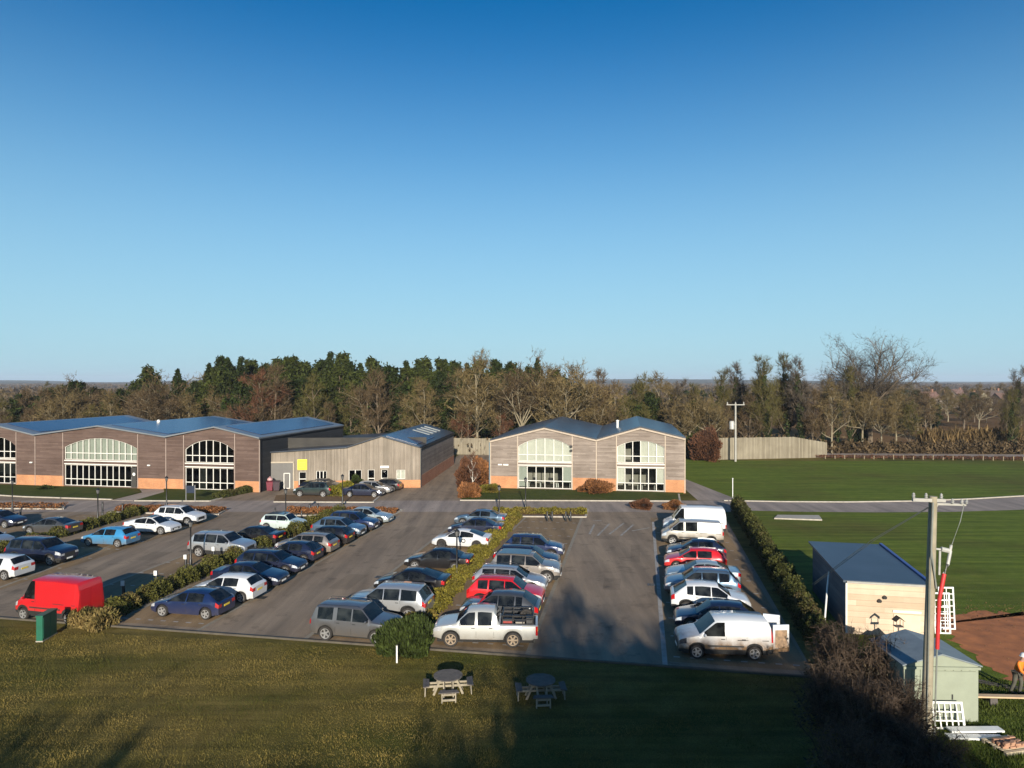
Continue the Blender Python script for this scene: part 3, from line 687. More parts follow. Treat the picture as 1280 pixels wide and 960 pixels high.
# mended patches and iron drain covers
M_PATCH = asphalt_mat('asphalt_patch', (.170, .128, .089), (.215, .165, .116), (.04, .035, .03)); pt_ = MB()
for u, v, w_, l_ in ((-2.1, 44, 1.1, 2.6), (-3.6, 58, 2.2, 1.3), (-19.5, 41, 1.4, 3.4), (-20.6, 55, 1.0, 4.8), (-37, 45, 1.5, 2.5), (-.4, 51, .7, 5.5), (-18.2, 47.5, .8, 1.2)): pt_.sheet([W(u, v), W(u + w_, v), W(u + w_, v + l_), W(u, v + l_)], .0065)
struct(pt_.build('tarmac_patches', M_PATCH))
for u, v in ((-22.6, 38.5), (-5.6, 41.5), (1.0, 45.5), (-22.6, 52), (-17.2, 44)):
    dc = thing('drain_cover', 'square iron drain cover let into the car park tarmac', 'drain cover', (*W(u, v), .017), -LOT, 'drain covers in the car park'); m = MB(); m.box(-.24, .24, -.24, .24, 0, .012); m.build('frame', MATS['rim_dark'], dc); m = MB()
    for k in range(5): m.box(-.18, .18, -.18 + k * .08, -.14 + k * .08, .012, .02)
    m.build('grate', MATS['grille'], dc)
# worn direction strokes on the right-hand aisle
b = MB()
for x0, y0, x1, y1 in ((737, 668, 743, 656), (747, 670, 762, 655), (762, 668, 780, 654), (776, 670, 792, 656), (741, 651, 752, 651), (790, 664, 812, 660)):
    p, q = Vector(P(x0, y0)), Vector(P(x1, y1)); d = (q - p).normalized(); n = Vector((-d.y, d.x)) * .09
    b.sheet([tuple(p + n), tuple(q + n), tuple(q - n), tuple(p - n)], .018)
struct(b.build('worn_arrows', M_PAINT))
# timber edging between car park and front lawn
k = MB(); p, q = W(-90, 32.55), W(8.3, 32.55); k.bar((*p, .03), (*q, .03), .12, .10); struct(k.build('edge_kerb', simple('edging', (.10, .085, .06), (.06, .05, .04), 2, .8)))
# raised lawns with kerbs in front of the buildings
def raised(name, poly, m, h=.1, kerb=True):
    a = MB(); a.prism(poly, 0, h); struct(a.build(name, m))
    if kerb:
        k = MB(); n = len(poly)
        for i in (kerb if isinstance(kerb, (list, tuple)) else range(n)):
            p, q = poly[i], poly[(i + 1) % n]; k.bar((*p, .055), (*q, .055), .2, .13)
        struct(k.build(name + '_kerb', M_KERB))
M_LAWN2 = grass_mat('lawn_building', ((.045, .062, .013), (.07, .085, .018)), ((.09, .075, .022), (.12, .095, .03)), .15, .62)
raised('lawn', [(-120, 79.6), (-60, 79.6), P(30, 621.5), P(140, 625), P(176, 616), (-46.3, 84.0), (-70, 88.2), (-120, 97)], M_LAWN2, kerb=[0, 1, 2])
raised('lawn', [P(168, 626.6), P(262, 627), (-31.9, 83.2), (-43, 84.2), P(205, 616)], M_LAWN2, kerb=[0, 1])
raised('lawn', [P(575, 626), P(850, 627), (19.6, 80.2), (20.4, 81.2), (-2.9, 84.9), P(596, 606)], M_LAWN2, kerb=[0, 1])
raised('entrance_path', [P(140, 625.6), P(166, 626.4), P(203, 616), (-41.5, 84.0), (-46, 84.3), P(178, 616)], M_ROAD, .05, kerb=False)
raised('planting_island', [P(342, 628), P(466, 628.5), P(478, 618), P(345, 620)], M_BARK, kerb=[0, 1])
BEDS = [([(-75, 72.3), P(78, 637), P(80, 634), (-75, 74.6)], 'far left'), ([P(137, 641), P(272, 644), P(284, 637), P(160, 634.5)], ''), ([P(360, 645), P(490, 645), P(503, 638), P(360, 636)], ''), ([P(607, 646), P(732, 647), P(735, 637.5), P(625, 636.5)], '')]
for bp, _ in BEDS: raised('bed_soil', bp, M_BARK)
# bare soil by the site, concrete slab in the grass
def ragged(poly, amp, step=.35, seed=3):
    rg = random.Random(seed); out = []
    for (x0, y0), (x1, y1) in zip(poly, poly[1:] + poly[:1]):
        n = max(1, int(math.hypot(x1 - x0, y1 - y0) / step))
        for k in range(n): out.append((x0 + (x1 - x0) * k / n + rg.uniform(-amp, amp), y0 + (y1 - y0) * k / n + rg.uniform(-amp, amp)))
    return out
s_ = MB(); s_.sheet(ragged([(22.6, 34), (23.0, 37.2), (24.8, 38.9), (27, 39.3), (29.5, 39.0), (32, 40.6), (36, 40.9), (60, 42), (60, 31.5), (34, 30.6), (26, 29.5), (22.2, 30.4)], .34, .3), .012); struct(s_.build('bare_soil', M_SOIL))
s_ = MB(); s_.prism([P(968, 649), P(1028, 651), P(1024, 645.5), P(972, 645)], .0, .12); tag(s_.build('concrete_slab', M_KERB), 'pale concrete slab lying in the grass below the lane', 'slab')

# ================================================================ BUILDINGS
def plank_mat(name, c1, c2, axis='Z', w=.17, streak=.5):
    """weathered boards: each board its own tone, grain along the board"""
    m, nt, bs = new_mat(name); tc = nd(nt, 'ShaderNodeTexCoord')
    sep = nd(nt, 'ShaderNodeSeparateXYZ'); nt.links.new(tc.outputs['Object'], sep.inputs[0])
    dv = nd(nt, 'ShaderNodeMath', operation='DIVIDE'); dv.inputs[1].default_value = w
    if axis == 'Z': nt.links.new(sep.outputs['Z'], dv.inputs[0])
    else:
        ad = nd(nt, 'ShaderNodeMath', operation='ADD'); nt.links.new(sep.outputs['X'], ad.inputs[0]); nt.links.new(sep.outputs['Y'], ad.inputs[1]); nt.links.new(ad.outputs[0], dv.inputs[0])
    fl = nd(nt, 'ShaderNodeMath', operation='FLOOR'); nt.links.new(dv.outputs[0], fl.inputs[0])
    fr = nd(nt, 'ShaderNodeMath', operation='FRACT'); nt.links.new(dv.outputs[0], fr.inputs[0])
    # board lengths: also vary along the board
    if axis == 'Z':
        cx = nd(nt, 'ShaderNodeMath', operation='DIVIDE'); cx.inputs[1].default_value = 3.7; nt.links.new(sep.outputs['X'], cx.inputs[0])
        of = nd(nt, 'ShaderNodeMath', operation='MULTIPLY'); of.inputs[1].default_value = .377; nt.links.new(fl.outputs[0], of.inputs[0])
        a2 = nd(nt, 'ShaderNodeMath', operation='ADD'); nt.links.new(cx.outputs[0], a2.inputs[0]); nt.links.new(of.outputs[0], a2.inputs[1])
        f2 = nd(nt, 'ShaderNodeMath', operation='FLOOR'); nt.links.new(a2.outputs[0], f2.inputs[0])
    cmb = nd(nt, 'ShaderNodeCombineXYZ'); nt.links.new(fl.outputs[0], cmb.inputs[0])
    if axis == 'Z': nt.links.new(f2.outputs[0], cmb.inputs[1])
    wn = nd(nt, 'ShaderNodeTexWhiteNoise'); nt.links.new(cmb.outputs[0], wn.inputs['Vector'])
    vec = mapping(nt, (.5, .5, 9) if axis == 'Z' else (9, 9, .35))
    g = noise(nt, vec, 1.6, 6, .65); blot = noise(nt, mapping(nt), .35, 5, .6)
    c = mixc(nt, wn.outputs['Value'], c1, c2)
    c = mixc(nt, 1, c, ramp(nt, g, [(.3, (1 - streak * .6,) * 3), (.7, (1 + streak * .5,) * 3)]), 'MULTIPLY')
    c = mixc(nt, 1, c, ramp(nt, blot, [(.3, (.82, .80, .78)), (.7, (1.15, 1.15, 1.15))]), 'MULTIPLY')
    c = mixc(nt, ramp(nt, fr.outputs[0], [(.0, (1, 1, 1)), (.07, (0, 0, 0))]), c, tuple(x * .35 for x in c1))
    nt.links.new(c, bs.inputs['Base Color']); bs.inputs['Roughness'].default_value = .85; bs.inputs['Specular IOR Level'].default_value = .2
    bump(nt, bs, fr.outputs[0], .35, .02); return m
def brick_mat(name, a, b):
    m, nt, bs = new_mat(name); tc = nd(nt, 'ShaderNodeTexCoord')
    sep = nd(nt, 'ShaderNodeSeparateXYZ'); nt.links.new(tc.outputs['Object'], sep.inputs[0])
    ad = nd(nt, 'ShaderNodeMath', operation='ADD'); nt.links.new(sep.outputs['X'], ad.inputs[0]); nt.links.new(sep.outputs['Y'], ad.inputs[1])
    cb = nd(nt, 'ShaderNodeCombineXYZ'); nt.links.new(ad.outputs[0], cb.inputs[0]); nt.links.new(sep.outputs['Z'], cb.inputs[1])
    br = nd(nt, 'ShaderNodeTexBrick'); br.inputs['Scale'].default_value = 1
    br.inputs['Brick Width'].default_value = .225; br.inputs['Row Height'].default_value = .075; br.inputs['Mortar Size'].default_value = .008
    br.inputs['Color1'].default_value = (*a, 1); br.inputs['Color2'].default_value = (*b, 1); br.inputs['Mortar'].default_value = (.36, .25, .16, 1)
    nt.links.new(cb.outputs[0], br.inputs['Vector'])
    c = mixc(nt, 1, br.outputs['Color'], ramp(nt, noise(nt, mapping(nt), .7, 5), [(.3, (.82, .8, .78)), (.7, (1.12, 1.12, 1.12))]), 'MULTIPLY')
    nt.links.new(c, bs.inputs['Base Color']); bs.inputs['Roughness'].default_value = .9; return m
def metal_roof(name, a, b, seam=.5, rough=.35):
    m, nt, bs = new_mat(name); tc = nd(nt, 'ShaderNodeTexCoord'); sep = nd(nt, 'ShaderNodeSeparateXYZ'); nt.links.new(tc.outputs['Object'], sep.inputs[0])
    dv = nd(nt, 'ShaderNodeMath', operation='DIVIDE'); dv.inputs[1].default_value = seam; nt.links.new(sep.outputs['Y'], dv.inputs[0])
    fr = nd(nt, 'ShaderNodeMath', operation='FRACT'); nt.links.new(dv.outputs[0], fr.inputs[0])
    f = noise(nt, mapping(nt), .5, 5)
    c = ramp(nt, f, [(.3, a), (.7, b)])
    c = mixc(nt, ramp(nt, fr.outputs[0], [(.0, (1, 1, 1)), (.10, (0, 0, 0))]), c, tuple(x * .45 for x in a))
    nt.links.new(c, bs.inputs['Base Color']); bs.inputs['Roughness'].default_value = rough; bs.inputs['Metallic'].default_value = .2
    bump(nt, bs, fr.outputs[0], .3, .02); return m
def solar_mat():
    m, nt, bs = new_mat('solar_glass'); tc = nd(nt, 'ShaderNodeTexCoord'); sep = nd(nt, 'ShaderNodeSeparateXYZ'); nt.links.new(tc.outputs['Object'], sep.inputs[0])
    outs = []
    for ax, w in (('X', 1.0), ('Y', 1.65)):
        dv = nd(nt, 'ShaderNodeMath', operation='DIVIDE'); dv.inputs[1].default_value = w; nt.links.new(sep.outputs[ax], dv.inputs[0])
        fr = nd(nt, 'ShaderNodeMath', operation='FRACT'); nt.links.new(dv.outputs[0], fr.inputs[0])
        outs.append(ramp(nt, fr.outputs[0], [(.0, (1, 1, 1)), (.05, (0, 0, 0))]))
    mx = mixc(nt, 1, outs[0], outs[1], 'LIGHTEN')
    c = ramp(nt, noise(nt, mapping(nt), .4, 3), [(.3, (.015, .036, .10)), (.7, (.022, .050, .13))])
    c = mixc(nt, mx, c, (.09, .12, .19))
    nt.links.new(c, bs.inputs['Base Color']); bs.inputs['Roughness'].default_value = .22; bs.inputs['IOR'].default_value = 1.45; return m
def window_glass(name, tint, refl=1.0):
    m = bpy.data.materials.new(name); m.use_nodes = True; nt = m.node_tree; nt.nodes.clear()
    out = nd(nt, 'ShaderNodeOutputMaterial'); mix = nd(nt, 'ShaderNodeMixShader'); tr = nd(nt, 'ShaderNodeBsdfTransparent'); gl = nd(nt, 'ShaderNodeBsdfGlossy'); fr = nd(nt, 'ShaderNodeFresnel')
    tr.inputs['Color'].default_value = (*tint, 1); gl.inputs['Roughness'].default_value = .02; fr.inputs['IOR'].default_value = 1.5
    nt.links.new(fr.outputs[0], mix.inputs[0]); nt.links.new(tr.outputs[0], mix.inputs[1]); nt.links.new(gl.outputs[0], mix.inputs[2]); nt.links.new(mix.outputs[0], out.inputs[0]); return m
M_CLAD_L = plank_mat('cladding_dark', (.090, .060, .050), (.132, .092, .076), streak=.4)
M_CLAD_R = plank_mat('cladding_silvered', (.185, .150, .125), (.275, .23, .195), streak=.4)
M_CLAD_M = plank_mat('boards_vertical', (.19, .163, .13), (.275, .235, .19), 'X', .16, .4)
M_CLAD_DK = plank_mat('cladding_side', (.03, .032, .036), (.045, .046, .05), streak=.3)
M_BRICK = brick_mat('brick_orange', (.50, .215, .085), (.42, .17, .07))
M_BRICK2 = brick_mat('brick_red', (.34, .12, .06), (.28, .10, .05))
M_ROOF_G = metal_roof('roof_grey', (.16, .17, .18), (.22, .235, .25))
M_ROOF_D = metal_roof('roof_dark', (.030, .037, .050), (.045, .055, .072), rough=.3)
M_SOLAR = solar_mat()
M_GL_DK = window_glass('pane_dark', (.16, .17, .17)); M_GL_CL = window_glass('pane_clear', (.75, .78, .76))
M_BLIND = simple('blind_fabric', (.36, .38, .34), (.30, .32, .285), 1.5, .8)
M_BLINDW = simple('blind_white', (.60, .59, .53), (.52, .51, .46), 1.2, .8)
M_INT = simple('interior_plaster', (.30, .28, .24), (.2, .19, .16), .7, .9)
M_INT_DK = simple('interior_dim', (.05, .046, .04), (.03, .028, .025), .7, .9)
M_FLOOR = simple('interior_floor', (.12, .10, .08), (.08, .07, .06), 1, .6)
M_DESK = simple('desk_laminate', (.45, .42, .36), (.35, .32, .28), 2, .5)
M_FRAME = simple('window_frame_white', (.72, .70, .64), (.60, .58, .52), 3, .5)
M_DOORG = simple('door_grey', (.12, .115, .105), (.10, .095, .09), 2, .5)

def wall_with_holes(mb, outer, holes, y, reveal):
    loops = [[Vector((p[0], p[1], 0)) for p in outer]] + [[Vector((p[0], p[1], 0)) for p in h] for h in holes]
    tris = geometry.tessellate_polygon(loops)
    flat = [p for l in loops for p in l]
    vs = [(p.x, y, p.y) for p in flat]; fs = []
    for t in tris:
        a, b, c = (flat[i] for i in t)
        n = (b - a).cross(c - a).z
        fs.append(t if n > 0 else t[::-1])
    mb.add(vs, fs)
    for h in holes:
        n = len(h)
        vs = [(p[0], y, p[1]) for p in h] + [(p[0], y + reveal, p[1]) for p in h]
        mb.add(vs, [(i, (i + 1) % n, n + (i + 1) % n, n + i) for i in range(n)])
def arch(x0, x1, z0, zs, zt, n=14):
    """window outline: flat sill, upright jambs, a segmental arch on top (counter-clockwise from outside)"""
    c = (x0 + x1) / 2; hw = (x1 - x0) / 2; rise = zt - zs
    pts = [(x0, z0), (x1, z0)]
    if rise < .05: return pts + [(x1, zt), (x0, zt)]
    r = (hw * hw + rise * rise) / (2 * rise); a = math.asin(min(1, hw / r))
    for k in range(n + 1):
        th = a - 2 * a * k / n; pts.append((c + r * math.sin(th), zs - (r - rise) + r * math.cos(th)))
    return pts
def ztop(outline, x):
    best = None
    n = len(outline)
    for i in range(n):
        (xa, za), (xb, zb) = outline[i], outline[(i + 1) % n]
        if xa != xb and min(xa, xb) - 1e-6 <= x <= max(xa, xb) + 1e-6:
            z = za + (zb - za) * (x - xa) / (xb - xa); best = z if best is None else max(best, z)
    return best
def window(root, outline, n, rail, y, glass, blind=None, blind_from=None, label=None, blind_cols=None):
    """recessed window: frame part with a pane (and blinds) as sub-parts"""
    x0 = min(p[0] for p in outline); x1 = max(p[0] for p in outline); z0 = min(p[1] for p in outline)
    f = MB(); w = .085; m = len(outline)
    for i in range(m):
        a, b = outline[i], outline[(i + 1) % m]; f.bar((a[0], y + .06, a[1]), (b[0], y + .06, b[1]), .12, .1, (0, 1, 0))
    xs = [x0 + (x1 - x0) * k / n for k in range(n + 1)]
    for k in range(1, n):
        f.box(xs[k] - w/2, xs[k] + w/2, y + .012, y + .11, z0 + .03, ztop(outline, xs[k]) - .02)
    for r in rail: f.box(x0 + .03, x1 - .03, y + .016, y + .105, r - w/2, r + w/2)
    fo = f.build('window', M_FRAME, root)
    if label: tag(fo, label)
    g = MB(); g.add([(p[0], y + .07, p[1]) for p in outline], [tuple(range(m))]); g.build('pane', glass, fo)
    if blind:
        b = MB()
        for k in range(n):
            if blind_cols is not None and k not in blind_cols: continue
            xa, xb = xs[k] + .03, xs[k + 1] - .03
            zb = z0 + .05 if blind_from is None else blind_from[k % len(blind_from)]
            ns = 4
            for q in range(ns):
                p, s = xa + (xb - xa) * q / ns, xa + (xb - xa) * (q + 1) / ns
                b.add([(p, y + .19 + .02 * (q % 2), zb), (s, y + .19 + .02 * ((q + 1) % 2), zb), (s, y + .19 + .02 * ((q + 1) % 2), ztop(outline, s) - .02), (p, y + .19 + .02 * (q % 2), ztop(outline, p) - .02)], [(0, 1, 2, 3)])
        b.build('blind', blind, fo)
    return fo
def roof_slope(root, a, b, d0, d1, m, th=.16, up=.05, name='roof', lift=0):
    (s0, z0), (s1, z1) = a, b
    z0 += up + lift; z1 += up + lift
    mb = MB(); mb.add([(s0, d0, z0), (s1, d0, z1), (s1, d1, z1), (s0, d1, z0), (s0, d0, z0 + th), (s1, d0, z1 + th), (s1, d1, z1 + th), (s0, d1, z0 + th)],
                      [(0,3,2,1),(4,5,6,7),(0,1,5,4),(1,2,6,5),(2,3,7,6),(3,0,4,7)])
    return mb.build(name, m, root)
def shell(root, top, depth, holes, wall_m, side_m, h_int=3.05, int_m=None, n_floor=True, int_depth=6):
    L = top[-1][0]
    outer = [(0, 0), (L, 0)] + [p for p in top[::-1]]
    mb = MB(); wall_with_holes(mb, outer, holes, 0, .2); mb.build('wall', wall_m, root)
    mb = MB()
    mb.add([(0, 0, 0), (0, depth, 0), (0, depth, top[0][1]), (0, 0, top[0][1])], [(0, 3, 2, 1)])
    mb.add([(L, 0, 0), (L, depth, 0), (L, depth, top[-1][1]), (L, 0, top[-1][1])], [(0, 1, 2, 3)])
    o2 = [(0, 0), (L, 0)] + top[::-1]
    mb.add([(x, depth, z) for x, z in o2], [tuple(range(len(o2)))[::-1]])
    mb.build('side_wall', side_m, root)
    if int_m:
        mb = MB(); mb.add([(.1, int_depth, 0), (L - .1, int_depth, 0), (L - .1, int_depth, 6), (.1, int_depth, 6)], [(0, 1, 2, 3)])
        mb.box(.1, L - .1, .45, int_depth, h_int, h_int + .3); mb.build('interior_wall', int_m, root)
        mb = MB(); mb.box(.1, L - .1, .3, int_depth, .02, .06); mb.build('floor', M_FLOOR, root)
def plinth(root, spans, z, m, y=-.045):
    for a, b in spans: MB().box(a, b, y, -.002, 0, z).build('plinth', m, root)

# ---- long barn with three gables on the left
o = W(-88.5, 75.3)
barn = thing('barn_building', 'long dark timber barn with three gables and solar roofs on the left', 'building', (*o, 0), -LOT)
top = [(0, 6.35), (6.3, 7.6), (12.6, 6.35), (22.0, 7.6), (31.4, 6.37), (38.1, 7.65), (44.1, 6.4)]
wins = []
g1 = (3.2, 9.6); g2 = (16.9, 27.3); g3 = (34.0, 40.55)
holes = []
for k, (a, b) in enumerate((g1, g2, g3)):
    holes += [arch(a, b, 3.4, 5.0, 6.18), arch(a, b, .12, 2.75, 2.75)]
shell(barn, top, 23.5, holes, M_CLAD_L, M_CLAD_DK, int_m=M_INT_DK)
bt = (3.42, 4.0)
window(barn, holes[0], 7, [4.25], .1, M_GL_DK, label='arched window of dark glass with white bars')
window(barn, holes[1], 7, [.95], .1, M_GL_DK, M_BLIND, [1.4, 1.4, 1.5, 1.35, 1.5, 1.3], blind_cols=(4, 5, 6), label='ground floor window with half-drawn pale blinds')
window(barn, holes[2], 12, [4.25], .1, M_GL_CL, M_BLIND, label='wide arched window filled with pale blinds')
window(barn, holes[3], 12, [.95], .1, M_GL_DK, label='wide ground floor window of dark glass')
window(barn, holes[4], 7, [4.25], .1, M_GL_DK, label='arched window of dark glass below the last gable')
window(barn, holes[5], 7, [.95], .1, M_GL_DK, M_BLIND, None, blind_cols=(2,), label='ground floor window with one pale blind')
plinth(barn, [(0, 3.1), (9.7, 16.8), (27.4, 33.9), (40.65, 44.1)], 1.3, M_BRICK)
TRM = simple('trim_mauve', (.33, .26, .22), (.26, .2, .17), 3, .7)   # pale corner strips and window casings
for x in (3.02, 9.75, 12.6, 16.72, 27.48, 31.4, 33.84, 40.72, 43.98): MB().box(x - .05, x + .05, -.07, -.05, .1 if x not in (12.6, 31.4, 43.98) else 0, ztop([(p[0], p[1]) for p in top], x) - .12).build('trim_strip', TRM, barn)
for a, b in (g1, g2, g3):
    for z in (3.22, 2.80): MB().box(a - .02, b + .02, -.03, .06, z, z + .12).build('window_sill', M_FRAME, barn)
db = MB(); db.box(26.5, 27.25, -.02, .03, .1, 2.6); dd = db.build('door', M_INT_DK, barn)
db = MB(); db.bar((26.6, -.05, .9), (26.6, -.05, 1.4), .04); db.build('handle', MATS['rim_silver'], dd)
db = MB(); db.lathe([(.001, -.026), (.2, -.026), (.2, -.021), (.001, -.021)], 16, (26.9, 0, 1.75), 'y'); db.build('round_sticker', MATS['trim_white'], dd)
for i in range(6):
    roof_slope(barn, top[i], top[i + 1], -.35, 23.8, M_ROOF_G)
    if i % 2 == 1:
        a, b = top[i], top[i + 1]; L_ = b[0] - a[0]; za = a[1]; sl = (b[1] - a[1]) / L_
        p, q = .45, L_ - .8
        roof_slope(barn, (a[0] + p, za + sl * p), (a[0] + q, za + sl * q), 1.5, 22.0, M_SOLAR, .05, .225, 'solar_array')
mb = MB(); mb.box(44.12, 44.24, -.3, 23.7, 6.28, 6.44); mb.bar((44.18, -.15, 0), (44.18, -.15, 6.3), .09); mb.build('gutter', MATS['black_metal'], barn)
for i, x in enumerate((11.9, 28.9)):
    mb = MB(); mb.box(x, x + .35, -.2, -.03, 2.85, 3.0); mb.build('wall_lamp', MATS['trim_white'], barn)
# small white dome on the roof
mb = MB(); mb.lathe([(.22, 0), (.22, .3), (.15, .45), (.001, .5)], 10, (23.4, 9.0, 7.55)); mb.build('roof_cowl', MATS['trim_white'], barn, 40)

# ---- office pair on the right
o = W(-17.9, 83.3)
off = thing('office_building', 'pale weathered timber office with twin gables and white arched windows', 'building', (*o, 0), -R(9.4))
topR = [(0, 5.9), (6.8, 7.6), (13.15, 6.2), (18.4, 7.75), (23.7, 6.5)]
w1 = (3.55, 10.15); w2 = (15.65, 21.25)
hr = [arch(*w1, 3.45, 5.3, 6.35), arch(*w1, .15, 2.85, 2.85), arch(*w2, 3.5, 5.45, 6.2), arch(*w2, .15, 2.9, 2.9)]
shell(off, topR, 24, hr, M_CLAD_R, M_CLAD_R, int_m=M_INT, int_depth=5)
window(off, hr[0], 6, [4.25], .1, M_GL_CL, M_BLINDW, label='arched window with all its cream blinds drawn')
window(off, hr[1], 6, [1.05], .1, M_GL_CL, M_BLIND, [.3, .3, .9], blind_cols=(0, 5), label='ground floor window showing the office inside')
window(off, hr[2], 6, [4.3], .1, M_GL_CL, M_BLINDW, blind_cols=(0, 3, 4, 5), label='arched window with some cream blinds drawn')
window(off, hr[3], 6, [1.05], .1, M_GL_CL, M_BLINDW, [1.0], blind_cols=(0, 5), label='ground floor window with cream blinds at both ends')
plinth(off, [(-.02, 3.45), (10.25, 15.55), (21.35, 23.72)], 1.55, M_BRICK)
TRP = simple('trim_pale', (.46, .38, .29), (.38, .31, .24), 3, .7)
for x in (.06, 3.47, 10.23, 13.15, 15.57, 21.33, 23.64): MB().box(x - .055, x + .055, -.07, -.05, .05, ztop(topR, x) - .1).build('trim_strip', TRP, off)
for a, b in (w1, w2):
    for z in (3.3, 2.92): MB().box(a - .02, b + .02, -.03, .06, z, z + .11).build('window_sill', M_FRAME, off)
for i in range(4): roof_slope(off, topR[i], topR[i + 1], -.3, 24.2, M_ROOF_D)
for i in range(4):
    a, b = topR[i], topR[i + 1]; mb = MB(); mb.bar((a[0], -.16, a[1] - .04), (b[0], -.16, b[1] - .04), .26, .16, (0, 1, 0)); mb.build('barge_board', simple('barge_board_oak', (.44, .36, .28), (.34, .28, .22), 3, .8), off)
mb = MB(); mb.tube([(15.6, 9, 6.8), (15.6, 9, 8.0)], .16, 10); mb.lathe([(.22, 8.0), (.22, 8.12), (.001, 8.2)], 10, (15.6, 9, 0)); mb.build('flue', MATS['trim_white'], off, 40)
mb = MB(); mb.bar((-.12, .1, 0), (-.12, .1, 5.7), .09); mb.build('downpipe', simple('pipe_blue_grey', (.13, .2, .24), (.1, .16, .2), 3, .5), off)
mb = MB(); mb.box(9.95, 10.25, -.2, -.08, 5.25, 5.5); mb.box(9.95, 10.25, -.2, -.08, 4.75, 5.0); mb.build('camera_box', MATS['black_metal'], off)
mb = MB(); mb.box(1.0, 1.5, -.06, -.02, 2.9, 3.05); mb.box(1.65, 2.3, -.06, -.02, 2.88, 3.06); mb.build('name_plate', MATS['trim_white'], off)
# desks and chairs inside the glazed ground floor of the office
def desk(x, z0=.06):
    t = thing('office_desk', 'pale office desk behind the ground floor glass', 'desk', (0, 0, 0), 0, 'desks inside the office')
    p = off.matrix_basis @ Vector((x, 1.5, z0)); t.location = p; t.rotation_euler = off.rotation_euler
    b = MB(); b.box(-.8, .8, -.4, .4, .70, .74); b.build('desk_top', M_DESK, t)
    for sx in (-.74, .74): b = MB(); b.bar((sx, -.3, 0), (sx, -.3, .7), .05); b.bar((sx, .3, 0), (sx, .3, .7), .05); b.build('leg', MATS['trim_white'], t)
    b = MB(); b.box(-.3, .3, .05, .09, .86, 1.2); b.bar((0, .1, .74), (0, .1, .9), .06); b.build('screen', MATS['black_metal'], t)
    return t
off.matrix_basis = Matrix.Translation((*o, 0)) @ Matrix.Rotation(-R(9.4), 4, 'Z')
for x in (5.4, 7.4, 9.1, 17.4, 19.4): desk(x)

# ---- low workshop in the middle, lean-to on its left
ra = -R(3.8); wx, wy = -30.35, 84.4      # its front is not square to its long side
shop = thing('workshop_building', 'low pale timber workshop with a roller door and orange brick base', 'building', (wx, wy, 0), -ra)
topM = [(0, 4.45), (9.8, 5.0), (14.1, 6.4), (18.9, 4.97)]
hm = [[(9.9, .1), (10.0, .1), (10.0, .2), (9.9, .2)]]
hm = [arch(6.0, 7.3, 1.1, 2.2, 2.2), arch(10.0, 11.6, .9, 2.3, 2.3), arch(12.35, 13.2, .1, 2.3, 2.3), arch(14.0, 14.85, .1, 2.3, 2.3), arch(15.9, 17.0, 1.1, 2.25, 2.25), arch(3.9, 4.8, .1, 2.1, 2.1)]
shell(shop, topM, 24, hm, M_CLAD_M, M_CLAD_R, int_m=M_INT_DK, int_depth=4)
window(shop, hm[0], 3, [], .08, M_GL_DK); window(shop, hm[1], 2, [], .08, M_GL_DK); window(shop, hm[4], 2, [], .08, M_GL_CL, M_BLINDW, label='small window with cream blinds')
for h in (hm[2], hm[3], hm[5]):
    fo = window(shop, h, 1, [1.2], .08, M_GL_DK); fo.name = 'door'
plinth(shop, [(3.3, 3.85), (4.85, 6.0 + 6.3), (13.25, 13.95), (14.9, 18.92)], .98, M_BRICK)
mb = MB(); mb.box(18.9, 18.95, -.04, 24, 0, 1.5); mb.build('side_plinth', M_BRICK2, shop)
mb = MB(); mb.box(.35, 3.2, -.05, -.003, .05, 3.2)
for k in range(14): mb.box(.38, 3.17, -.065, -.052, .12 + k * .22, .30 + k * .22)
rd = mb.build('roller_door', M_DOORG, shop)
mb = MB(); x0, x1 = 2.15, 2.85
for a, b in (((x0, .1), (x0, 1.95)), ((x1, .1), (x1, 1.95)), ((x0, 1.95), (x1, 1.95)), ((x0, .1), (x1, .1))): mb.bar((a[0], -.09, a[1]), (b[0], -.09, b[1]), .08, .06, (0, 1, 0))
mb.build('wicket_frame', M_FRAME, rd)
mb = MB(); mb.box(.2, .33, -.08, -.003, 0, 3.35); mb.box(3.22, 3.35, -.08, -.003, 0, 3.35); mb.box(.2, 3.35, -.08, -.003, 3.22, 3.38); mb.build('door_casing', simple('casing', (.42, .36, .27), (.34, .29, .22), 3, .7), shop)
for i, m in ((0, M_ROOF_D), (1, M_ROOF_D), (2, M_ROOF_D)): roof_slope(shop, topM[i], topM[i + 1], -.3, 24.2, m, .12)
roof_slope(shop, (14.5, 6.4 - .4 * 1.43 / 4.8), (18.3, 4.97 + .6 * 1.43 / 4.8), .6, 12, M_SOLAR, .05, .19, 'solar_array')
for k in range(4):
    a = MB(); y0 = 12.6 + k * 2.6
    def rz(s): return 6.4 - (s - 14.1) * 1.43 / 4.8 + .2
    a.add([(15.0, y0, rz(15.0)), (17.4, y0, rz(17.4)), (17.4, y0 + .9, rz(17.4)), (15.0, y0 + .9, rz(15.0)), (15.0, y0, rz(15.0) + .08), (17.4, y0, rz(17.4) + .08), (17.4, y0 + .9, rz(17.4) + .08), (15.0, y0 + .9, rz(15.0) + .08)], [(0,3,2,1),(4,5,6,7),(0,1,5,4),(1,2,6,5),(2,3,7,6),(3,0,4,7)])
    a.build('skylight', simple('skylight_plastic', (.26, .28, .28), (.20, .22, .22), 2, .4), shop)
mb = MB(); mb.box(18.92, 19.06, -.25, 24, 4.84, 5.0); mb.bar((18.98, -.12, 0), (18.98, -.12, 4.9), .1); mb.build('gutter', MATS['black_metal'], shop)
mb = MB(); mb.box(13.95, 15.0, -.12, -.003, 2.5, 2.78); mb.build('lamp_box', MATS['trim_white'], shop)
